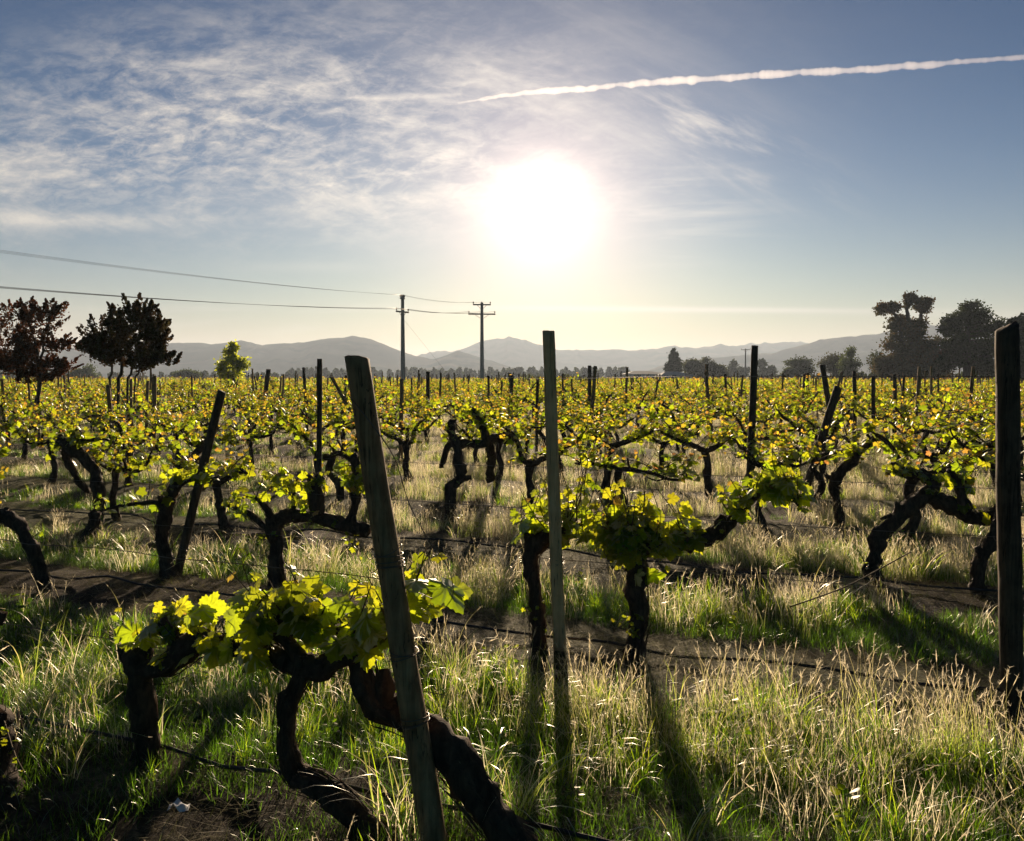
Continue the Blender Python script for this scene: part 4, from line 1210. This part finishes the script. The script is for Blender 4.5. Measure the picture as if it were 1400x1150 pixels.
# ------------------------------------------------------------------ trees
def tree(name, label, base_px, Y, trunk, blobs, seed, lsize, nper, col, tr=0.12, group=None, cat='tree', crown=None, nclump=9, clump_r=0.28, up=0.0, col2=None, stems=None):
    """trunk: list of px,py,radius; blobs: (px,py,rx,ry,weight) crown masses in photo pixels at depth Y"""
    rg = np.random.default_rng(seed)
    gt, gl = Geo(), Geo()
    base = W(base_px[0], 515, Y); base[2] = 0
    px2m = Y / F
    TR = []
    for st in (stems or [trunk]):
        P = [[*W(a, b, Y), r] for a, b, r in st]
        P[0][2] = -0.1
        TR.append(tube(gt, P, 8, max(0.12, px2m * 5), 0.12, seed, wob=tr * 0.2))
    TR = np.concatenate(TR)
    pos, tips, nrm, cols, sz = [], [], [], [], []
    for (bx, by, rx, ry, wt_) in blobs:
        c0 = W(bx, by, Y)
        R = np.array([rx * px2m, (rx + ry) / 2 * px2m * 0.9, ry * px2m])
        for k in range(max(3, int(nclump * wt_))):
            d = rg.normal(0, 1, 3); d /= np.linalg.norm(d)
            c = c0 + d * R * rg.uniform(0.25, 1.0) ** 0.6
            cl = TR[np.argmin(np.linalg.norm((TR[:, :3] - c) * [1, 1, 1.4], axis=1))]
            mid = (cl[:3] + c) / 2 + rg.normal(0, 0.08, 3) * R
            rb = min(cl[3] * 0.5, 0.02 * np.linalg.norm(c - cl[:3]) + 0.004 + px2m * 0.1)
            tube(gt, [[*cl[:3], rb], [*mid, rb * 0.7], [*c, rb * 0.25]], 5, max(0.15, px2m * 8), seed=k)
            n = int(nper)
            cr = clump_r * R.min() * rg.uniform(0.7, 1.3)
            p = c + rg.normal(0, 1, (n, 3)) * cr * [1.1, 1.1, 0.75]
            if up:                                            # upswept plume instead of a round clump
                tt = rg.random((n, 1)) ** 0.8
                dr = np.array([0.25 + 0.9 * (c[0] - c0[0]) / R[0], 0.5 * rg.normal(), 1.0]) + rg.normal(0, .15, 3)
                p = c + dr * tt * cr * 4.2 * up + rg.normal(0, 1, (n, 3)) * cr * 0.72 * (1.15 - tt) * np.array([1.2, 1.2, 0.6])
            pos.append(p)
            t = (p - c) + rg.normal(0, cr, (n, 3)); tips.append(t); nrm.append(rg.normal(0, 1, (n, 3)) + [0, 0, 0.6])
            cb = np.array(col) if col2 is None or rg.random() < 0.6 else np.array(col2)
            cols.append(np.tile(cb, (n, 1)) * rg.uniform(0.65, 1.3) * rg.uniform(0.75, 1.25, (n, 1)))
            sz.append(rg.uniform(0.7, 1.3, n) * lsize)
    scatter(gl, LT_LO, np.concatenate(pos), np.concatenate(tips), np.concatenate(nrm), np.concatenate(sz), np.concatenate(cols))
    root = empty(name, base)
    gt.obj('trunk', M_TREEBARK, root, base); gl.obj('crown', crown or M_CROWN, root, base)
    tag(root, label, cat, group)
    return root
RED = (0.20, 0.055, 0.030); DKG = (0.055, 0.075, 0.022); MDG = (0.13, 0.17, 0.04); YGR = (0.30, 0.34, 0.05)
DKR = (0.10, 0.05, 0.03)
tree('red_leaf_tree', 'dark red leaved young tree at the far left, leaning crown with two peaks', (50, 0), 21.0, None,
     [(20, 455, 26, 26, 1.2), (30, 430, 12, 16, .5), (60, 440, 18, 24, 1.0), (70, 425, 9, 12, .4), (15, 490, 28, 20, 1.2), (55, 480, 32, 18, 1.2), (85, 476, 20, 8, .7), (40, 508, 36, 14, 1.0), (75, 505, 20, 12, 1.0), (0, 505, 22, 14, 1.0), (50, 518, 34, 8, 1.0)],
     41, .044, 80, (0.13, 0.045, 0.028), up=1.15, nclump=27, clump_r=0.20, col2=RED, group='red leaved trees at left',
     stems=[[(52, 602, .045), (51, 560, .042), (52, 520, .04), (50, 480, .03), (40, 440, .015)], [(52, 540, .03), (55, 500, .03), (62, 460, .02), (70, 425, .01)], [(50, 520, .03), (30, 480, .02), (20, 450, .01)]])
tree('red_leaf_tree', 'dark red leaved tree with three thin stems, second from the left', (155, 0), 16.0, None,
     [(155, 440, 10, 20, .7), (150, 465, 26, 22, 1.2), (125, 470, 16, 9, .7), (140, 488, 26, 14, 1.0), (190, 440, 18, 22, 1.1), (203, 425, 9, 8, .3), (185, 475, 30, 24, 1.5), (220, 460, 14, 26, .9), (228, 494, 20, 8, .6), (180, 500, 30, 12, 1.2), (132, 480, 22, 10, .8), (212, 488, 22, 10, .8)],
     42, .038, 90, DKR, up=1.15, nclump=27, clump_r=0.20, col2=(0.09, 0.065, 0.03), group='red leaved trees at left',
     stems=[[(152, 648, .035), (157, 590, .032), (162, 540, .03), (166, 490, .026), (160, 450, .015)], [(150, 640, .022), (151, 560, .022), (152, 500, .02), (150, 460, .012)], [(160, 640, .02), (170, 580, .02), (178, 510, .02), (190, 460, .014), (200, 430, .008)], [(166, 500, .02), (195, 480, .015), (225, 455, .01)]])
tree('field_tree', 'small yellow green tree with a pointed crown standing in the rows at left', (318, 0), 48.0, [(319, 552, .10), (319, 520, .09), (318, 480, .05)],
     [(318, 472, 5, 9, .6), (316, 486, 9, 10, .9), (305, 500, 10, 10, .8), (330, 500, 9, 12, .8), (318, 512, 17, 10, 1.1)], 43, .12, 60, (0.62, 0.66, 0.05), crown=M_LEAF, nclump=12, clump_r=0.34, col2=(0.40, 0.46, 0.04))
TG = 'trees beyond the vineyard at right'
tree('ivy_clad_tree', 'tallest tree at right with bare branching top above an ivy clad body', (1248, 0), 105.0, None,
     [(1212, 420, 15, 8, .7), (1240, 410, 18, 8, .8), (1262, 415, 11, 12, .7), (1225, 440, 12, 14, .7), (1250, 448, 20, 14, 1.0), (1240, 470, 26, 18, 1.6), (1270, 480, 22, 18, 1.4), (1245, 495, 34, 20, 2.2), (1280, 505, 22, 16, 1.3), (1215, 500, 18, 16, 1.0)],
     44, .22, 150, (0.10, 0.085, 0.035), nclump=16, clump_r=0.27, col2=(0.16, 0.09, 0.03), group=TG,
     stems=[[(1248, 530, .55), (1248, 490, .5), (1246, 455, .35), (1240, 425, .2), (1242, 408, .1)], [(1246, 460, .3), (1228, 440, .2), (1210, 420, .12)], [(1247, 455, .3), (1258, 435, .2), (1264, 415, .1)]])
tree('broadleaf_tree', 'dark broad crowned tree right of the ivy clad one', (1320, 0), 100.0, [(1322, 530, .5), (1322, 495, .45), (1322, 460, .3), (1322, 430, .12)],
     [(1325, 430, 26, 14, 1.4), (1300, 445, 15, 14, 1.0), (1345, 450, 22, 16, 1.2), (1305, 470, 18, 12, 1.0), (1330, 475, 30, 14, 1.5), (1300, 495, 20, 12, 1.0), (1340, 500, 28, 14, 1.4), (1375, 480, 16, 24, 1.2)], 45, .20, 165, DKG, nclump=17, clump_r=0.25, group=TG)
tree('broadleaf_tree', 'pale leaved tree at the right edge behind the dark right edge post', (1392, 0), 90.0, [(1395, 530, .35), (1395, 480, .3), (1395, 440, .12)],
     [(1395, 445, 18, 13, 1.1), (1390, 475, 22, 18, 1.3), (1400, 505, 26, 14, 1.2), (1425, 470, 25, 30, 1.5)], 46, .22, 100, MDG, nclump=17, clump_r=0.25, group=TG)
tree('bushy_tree', 'low bushy tree left of the ivy clad tree', (1208, 0), 110.0, [(1208, 530, .25), (1208, 495, .1)],
     [(1205, 495, 13, 12, 1.0), (1212, 510, 18, 12, 1.0)], 47, .2, 120, DKG, nclump=12, clump_r=0.3, group=TG)
tree('bushy_tree', 'rounded brownish tree between the leaning stake and the airy tree', (1140, 0), 150.0, [(1140, 530, .35), (1140, 495, .15)],
     [(1138, 497, 16, 13, 1.5), (1150, 507, 14, 10, 1.0)], 48, .24, 130, (0.12, 0.11, 0.05), nclump=12, clump_r=0.3, group=TG)
tree('airy_tree', 'airy green tree with a wispy top beside the brownish round one', (1163, 0), 140.0, [(1163, 530, .3), (1164, 495, .15), (1163, 478, .06)],
     [(1163, 482, 8, 8, .6), (1162, 495, 13, 12, 1.1), (1165, 510, 14, 10, 1.0)], 49, .22, 100, MDG, nclump=11, clump_r=0.3, group=TG)
tree('round_tree', 'green round tree standing midway between thin far pole and leaning stake', (1091, 0), 170.0, [(1092, 530, .35), (1092, 505, .15)],
     [(1092, 502, 15, 11, 1.8), (1103, 508, 8, 6, .5), (1082, 510, 9, 6, .5)], 50, .28, 140, (0.11, 0.13, 0.05), nclump=12, clump_r=0.3, group=TG)
tree('pointed_conifer', 'dark pointed conifer rising behind the pale barn roof', (921, 0), 200.0, [(921, 528, .4), (921, 500, .25), (921, 480, .06)],
     [(921, 481, 1.5, 4, .7), (921, 487, 3.5, 4, 1.0), (921, 493, 6, 4, 1.3), (920, 499, 8.5, 4, 1.5), (921, 505, 10.5, 4, 1.5)], 51, .30, 150, (0.045, 0.06, 0.03), nclump=11, clump_r=0.4, group=TG)
tree('bushy_tree', 'wide green bushy tree right of the conifer behind the small house', (960, 0), 205.0, [(962, 528, .5), (962, 500, .2)],
     [(945, 500, 12, 8, 1.0), (962, 500, 16, 9, 1.5), (975, 506, 12, 8, 1.0), (955, 508, 20, 7, 1.3), (986, 510, 8, 8, .6)], 52, .33, 140, (0.12, 0.13, 0.05), nclump=12, clump_r=0.32, group=TG)
tree('narrow_tree', 'narrow dark tree left of the thin far utility pole', (1002, 0), 320.0, [(1002, 528, .4), (1002, 505, .2)],
     [(1002, 501, 4, 6, 1.0), (1002, 510, 5, 6, 1.0)], 53, .5, 100, DKG, nclump=9, clump_r=0.4, group=TG)
tree('narrow_tree', 'pair topped narrow tree right of the tall dark squared post', (1044, 0), 300.0, [(1043, 528, .4), (1043, 500, .2)],
     [(1042, 498, 5, 6, 1.0), (1044, 508, 7, 6, 1.0), (1056, 506, 7, 4, .7), (1052, 512, 8, 4, .7)], 54, .5, 100, DKG, nclump=9, clump_r=0.36, group=TG)
tree('narrow_tree', 'small dark tree just left of the tall dark squared post', (1013, 0), 320.0, [(1014, 528, .4), (1014, 508, .2)],
     [(1013, 506, 4, 4, .8), (1022, 505, 5, 4, .7), (1016, 512, 8, 4, .8)], 55, .5, 90, DKG, nclump=9, clump_r=0.36, group=TG)
tree('low_tree', 'low rounded tree on the horizon left of the yellow green field tree', (255, 0), 210.0, [(258, 528, .3), (258, 512, .12)],
     [(258, 513, 16, 6, 1.3), (248, 516, 12, 5, 1.0)], 56, .33, 130, MDG, nclump=11, clump_r=0.4, group='low trees on the left horizon')
tree('low_tree', 'low green tree between the two red leaved trees', (110, 0), 180.0, [(115, 528, .3), (116, 508, .12)],
     [(118, 510, 13, 8, 1.3), (104, 514, 10, 6, 1.0)], 57, .3, 130, MDG, nclump=11, clump_r=0.4, group='low trees on the left horizon')

# hedge and far woods that read as one mass
def wood(name, label, spans, Y, seed, lsize, col, n_per_m=9):
    rg = np.random.default_rng(seed)
    g = Geo(); pos = []; cols = []
    for (x0, x1, top, jag) in spans:
        nt = int((x1 - x0) / 4.5)
        for k in range(nt):
            px = rg.uniform(x0, x1)
            tp = top + abs(rg.normal(0, jag))
            yy = Y * rg.uniform(0.96, 1.06)
            c = W(px, tp, yy); hh = max(1.0, c[2])
            w = hh * rg.uniform(0.14, 0.30)
            n = int(60 + 12 * hh)
            t = rg.random(n) ** 0.8
            rr = w * (1.02 - t ** 2.2) * np.sqrt(rg.random(n)); th = rg.uniform(0, 6.3, n)
            pos.append(np.column_stack([c[0] + rr * np.cos(th), c[1] + rr * np.sin(th), t * hh]))
            cols.append(np.tile(np.array(col) * rg.uniform(0.7, 1.3), (n, 1)))
    pos = np.concatenate(pos); cols = np.concatenate(cols); n = len(pos)
    scatter(g, LT_LO, pos, rg.normal(0, 1, (n, 3)) + [0, 0, .8], rg.normal(0, 1, (n, 3)), rg.uniform(.7, 1.3, n) * lsize, cols)
    tag(g.obj(name, M_CROWN), label, 'woodland', kind='stuff')
wood('distant_woods', 'far hazy line of woods along the foot of the mountains', [(395, 700, 504, 3.5), (700, 860, 503, 2.5), (395, 860, 508, 2)], 480, 61, 1.5, DKG)
wood('distant_woods', 'low hazy tree line on the left horizon behind the red trees', [(-150, 420, 510, 3.5), (-150, 60, 506, 4), (240, 300, 508, 3)], 380, 62, 1.2, DKG)
wood('distant_woods', 'low hazy bushes along the horizon at right behind the fields', [(860, 1100, 514, 3), (1040, 1200, 512, 3)], 330, 63, 1.0, DKG)
wood('field_hedge', 'dark hedge closing the field below the tall right hand trees', [(1110, 1520, 515, 2.5), (1170, 1520, 510, 3)], 125, 64, .42, (0.06, 0.075, 0.03))
wood('field_hedge', 'low dark hedge strip closing the field under the far barn', [(860, 1110, 519.5, 1.2)], 180, 65, .5, (0.06, 0.075, 0.03))

# spiky shrubs on the edge of the field
def spiky(px, Y, w, h, seed, label):
    rg = np.random.default_rng(seed)
    g = Geo(); b = W(px, 515, Y); b[2] = 0
    for k in range(260):
        a = rg.uniform(0, 6.3); r = w * sqrt(rg.random()) * 0.45
        p = b + [r * cos(a), r * sin(a), 0]
        ln = h * rg.uniform(0.6, 1.05); le = rg.uniform(0.05, 0.75) * (r / w + 0.35)
        q = p + np.array([cos(a) * sin(le), sin(a) * sin(le), cos(le)]) * ln
        m = (p + q) / 2 + [0, 0, 0.12 * ln]
        s = np.array([-sin(a), cos(a), 0]) * 0.045
        g.add(np.array([p - s, p + s, m + s, m - s, q]), [np.array([[0, 1, 2, 3]]), np.array([[3, 2, 4]])], np.array([0.13, 0.15, 0.05]) * rg.uniform(.6, 1.3))
    tag(g.obj('spiky_shrub', M_CROWN, None, b), label, 'shrub', 'spiky shrubs along the far field edge')
spiky(686, 100, 2.6, 1.75, 71, 'dark spiky shrub just right of the right utility pole')
spiky(724, 100, 3.0, 2.1, 72, 'spiky shrub left of the pale centre post on the horizon')
spiky(775, 100, 2.4, 2.0, 73, 'spiky shrub right of the pale centre post')
spiky(795, 102, 2.6, 1.6, 74, 'low rightmost spiky shrub beside the thin horizon post')
spiky(705, 101, 2.0, 1.3, 75, 'low spiky shrub squeezed between two larger ones')

# ------------------------------------------------------------------ utility poles and lines
def utility_pole(px, Y, top_py, r, label, arms, seed=0, guy=None, name='utility_pole', X=None, H=None, rz=0.0):
    b = W(px, 515, Y) if X is None else np.array([X, Y, 0.0]); b[2] = 0
    H = W(px, top_py, Y)[2] if H is None else H
    root = empty(name, b)
    g = Geo(); tube(g, [[0, 0, -0.3, r * 1.25], [0, 0, H, r * 0.75]], 12, 1.0); g.obj('pole', M_CONC, root)
    pts = []
    for (z, half, n) in arms:
        ca, sa = cos(rz), sin(rz)
        ga = Geo()
        tube(ga, [[-half * ca, -half * sa - 0.12, z, .075], [half * ca, half * sa - 0.12, z, .075]], 6, 1.0)
        for s in (-1, 1):
            tube(ga, [[s * half * 0.55 * ca, s * half * 0.55 * sa - 0.12, z - 0.03, .022], [0, -0.12, z - 0.55, .022]], 5, 2.0)
        arm = ga.obj('crossarm', M_CONC, root)
        row = []
        for k in range(n):
            t = -1 + 2 * k / (n - 1)
            x, y = t * half * 0.95 * ca, t * half * 0.95 * sa - 0.12
            gi = Geo()
            tube(gi, [[x, y, z + 0.03, .02], [x, y, z + 0.13, .03], [x, y, z + 0.16, .075], [x, y, z + 0.21, .04], [x, y, z + 0.25, .075], [x, y, z + 0.32, .03]], 8, 0.03)
            gi.obj('insulator', M_CERAM, arm)
            row.append(b + np.array([x, y, z + 0.30]))
        pts.append(row)
    if guy is not None:
        g2 = Geo(); tube(g2, [[0.1, 0, H * 0.75, .007], [guy, 1.0, 0, .007]], 4, 5); g2.obj('guy_wire', M_LINE, root)
    tag(root, label, 'utility pole', 'utility poles crossing the field')
    return pts
p1 = utility_pole(551, 80, 403, .19, 'taller looking concrete utility pole left of centre with a guy wire', [(8.55, 0.30, 3), (7.35, 0.85, 3)], guy=5.4, rz=1.0)
p2 = utility_pole(659, 95, 414, .20, 'concrete utility pole with two crossarms, right of the guyed pole', [(9.2, 0.95, 3), (8.2, 1.45, 3)], rz=0.1)
p3 = utility_pole(1019, 210, 477, .17, 'thin distant utility pole with a single crossarm beside the dark squared post', [(7.9, 1.1, 3)])
p0 = utility_pole(0, 0, 0, .17, 'utility pole standing outside the left edge carrying the near span', [(5.9, 0.6, 3), (4.8, 0.9, 3)], X=-27.5, Y=17.0, H=6.3, rz=1.3) if False else None
def uline(a, b, sag, r, label):
    g = Geo(); P = []
    for k in range(13):
        t = k / 12; p = a * (1 - t) + b * t; p = p - np.array([0, 0, 4 * sag * t * (1 - t)])
        P.append([*p, r])
    tube(g, P, 4, 2.0)
    tag(g.obj('power_line', M_LINE, None, a), label, 'power line', 'power lines between the utility poles')
EP = np.array([-27.5, 17.0, 0.0])
def next_pole():
    root = empty('utility_pole', EP)
    g = Geo(); tube(g, [[0, 0, -0.3, .19], [0, 0, 6.6, .13]], 12, 1.0); g.obj('pole', M_CONC, root)
    pts = []
    for z, n in ((6.35, 3), (4.75, 3)):
        ga = Geo(); tube(ga, [[-0.5, 0.25, z, .05], [0.5, -0.25, z, .05]], 6, 1); arm = ga.obj('crossarm', M_CONC, root)
        row = []
        for k in range(n):
            t = -1 + 2 * k / (n - 1); x, y = t * 0.45, -t * 0.22
            gi = Geo(); tube(gi, [[x, y, z + .04, .03], [x, y, z + .12, .06], [x, y, z + .16, .03]], 8, 0.03); gi.obj('insulator', M_CERAM, arm)
            row.append(EP + np.array([x, y, z + .16]))
        pts.append(row)
    tag(root, 'utility pole just outside the left edge carrying the near span', 'utility pole', 'utility poles crossing the field')
    return pts
p0 = next_pole()
for k in range(3):
    uline(p1[0][k], p0[0][k], 0.5, .0055, 'one of the three thin upper power lines running off to the left')
    uline(p1[1][k], p0[1][k], 0.55, .009, 'one of the three lower power lines running off to the left')
    uline(p2[0][k], p1[0][k], 0.3, .0055, 'one of the upper power lines between the two middle poles')
    uline(p2[1][k], p1[1][k], 0.3, .012, 'one of the lower power lines between the two middle poles')

# ------------------------------------------------------------------ farm buildings
def building(px0, px1, top_py, Y, label, name, depth, eave, hip=0.0, cat='building', nwin=3):
    a = W(px0, 515, Y)[0]; b = W(px1, 515, Y)[0]; H = W(px0, top_py, Y)[2]
    w = b - a; cx = (a + b) / 2
    root = empty(name, (cx, Y, 0))
    g = Geo(); box(g, (0, depth / 2, eave / 2 - .1), (w, depth, eave + .2)); g.obj('wall', M_WALL, root, smooth=False)
    g = Geo(); o = 0.4; x0, x1 = -w / 2 - o, w / 2 + o; y0, y1 = -o, depth + o; rx = w * 0.28 * (1 - hip) if hip < 1 else 0
    xr0, xr1 = -w * 0.30, w * 0.12
    v = [(x0, y0, eave), (x1, y0, eave), (x1, y1, eave), (x0, y1, eave), (xr0, depth / 2, H), (xr1, depth / 2, H),
         (x0, y0, eave - .15), (x1, y0, eave - .15), (x1, y1, eave - .15), (x0, y1, eave - .15)]
    g.add(np.array(v), [np.array([[0, 1, 5, 4], [2, 3, 4, 5], [0, 6, 7, 1], [1, 7, 8, 2], [2, 8, 9, 3], [3, 9, 6, 0], [6, 9, 8, 7]]), np.array([[1, 2, 5], [3, 0, 4]])])
    g.obj('roof', M_ROOF, root, smooth=False)
    for k in range(nwin):
        x = -w / 2 + w * (k + 0.7) / (nwin + 0.6)
        g = Geo()
        for sx, sy, dx_, dz_ in ((1.1, .08, 0, .5), (1.1, .08, 0, -.5), (.08, 1.08, .51, 0), (.08, 1.08, -.51, 0)): box(g, (x + dx_, -.03, 1.5 + dz_), (sx, .07, sy))
        f = g.obj('window', M_WHITE, root, smooth=False)
        g = Geo(); box(g, (x, -.015, 1.5), (.93, .02, .9)); g.obj('pane', M_GLASS, f, smooth=False)
    g = Geo(); box(g, (w * 0.36, -.025, 1.02), (0.95, .05, 2.05)); g.obj('door', M_POST, root, smooth=False)
    tag(root, label, cat, 'farm buildings on the horizon')
building(859, 912, 507, 190, 'long low barn with a pale metal roof left of the conifer', 'farm_barn', 9, 2.1)
building(906, 946, 508, 175, 'small pale house overlapping the right end of the barn', 'farm_house', 7, 1.8, nwin=2)
gw = Geo(); tube(gw, [[0, 0, 0, .5], [0, 0, .3, .62], [0, 0, 1.3, .62], [0, 0, 1.55, .45], [0, 0, 1.7, .2]], 14, .2)
bt = W(1081, 515, 150); bt[2] = 0
wt_ = gw.obj('water_tank', M_WHITE); wt_.location = tuple(bt)
tag(wt_, 'small white rounded tank at the field edge near the green round tree', 'tank')

# ------------------------------------------------------------------ condensation trail
def contrail():
    m, t, out = new_mat('trail_ice')
    pv = t.node('ShaderNodeVolumePrincipled')
    pv.inputs['Color'].default_value = (1, 1, 1, 1); pv.inputs['Density'].default_value = 0.0042; pv.inputs['Anisotropy'].default_value = 0.55
    t.l.new(pv.outputs[0], out.inputs['Volume'])
    Z = 1500.0
    def at(px, py):
        r = ray(px, py); return np.array([0, 0, CAM_H]) + r * ((Z - CAM_H) / r[2])
    A_ = np.array([(626, 141, 1.0), (660, 135, 3.0), (720, 127, 4.4), (800, 121, 5.4), (900, 112, 5.6), (1000, 106, 6.0), (1100, 99, 6.2), (1200, 94, 5.6), (1300, 86, 5.0), (1400, 78, 4.4), (1560, 66, 4.0)], float)
    P = []
    rg = np.random.default_rng(4)
    px = np.arange(626, 1560, 2.4)
    def wav(n, a): return np.interp(px, np.linspace(620, 1570, n), rg.normal(0, a, n))
    py = np.interp(px, A_[:, 0], A_[:, 1]) + wav(60, .45) + wav(120, .25)
    hw = np.interp(px, A_[:, 0], A_[:, 2]) * (1 + wav(120, .12) + wav(300, .10))
    for a, b, h in zip(px, py, hw):
        c = at(a, b); P.append([*c, max(2.0, 0.74 * h * c[1] / F)])
    g = Geo()
    P = np.array(P)
    sides = 18; ph = np.arange(sides) * 2 * pi / sides
    V = []
    for k in range(len(P)):
        c = P[k, :3]; T = P[-1, :3] - P[0, :3]; T /= np.linalg.norm(T)
        u = np.cross(T, [0, 0, 1]); u /= np.linalg.norm(u); w = np.cross(T, u)
        q = c + np.outer(np.cos(ph), u) * P[k, 3] + np.outer(np.sin(ph), w) * P[k, 3]
        rr = P[k, 3] * (1 + 0.22 * lump(q, 1.0, 0.022) + 0.20 * lump(q, 4.0, 0.055) + 0.16 * lump(q, 7.0, 0.13))
        V.append(c + np.outer(np.cos(ph) * rr, u) * 1.3 + np.outer(np.sin(ph) * rr, w))
    n = len(P); V = np.concatenate(V)
    i = np.arange(n - 1)[:, None] * sides; j = np.arange(sides)[None]; k = (np.arange(sides) + 1)[None] % sides
    q = np.stack([i + j, i + k, i + sides + k, i + sides + j], -1).reshape(-1, 4)
    V = np.vstack([V, P[0, :3], P[-1, :3]]); c0 = n * sides
    j = np.arange(sides); k = (j + 1) % sides
    g.add(V, [q, np.vstack([np.stack([np.full(sides, c0), k, j], 1), np.stack([np.full(sides, c0 + 1), (n - 1) * sides + j, (n - 1) * sides + k], 1)])])
    o = g.obj('condensation_trail', m)
    tag(o, 'long white condensation trail slanting up across the sky to the right', 'contrail', kind='stuff')
contrail()
print('objects', len(bpy.data.objects))
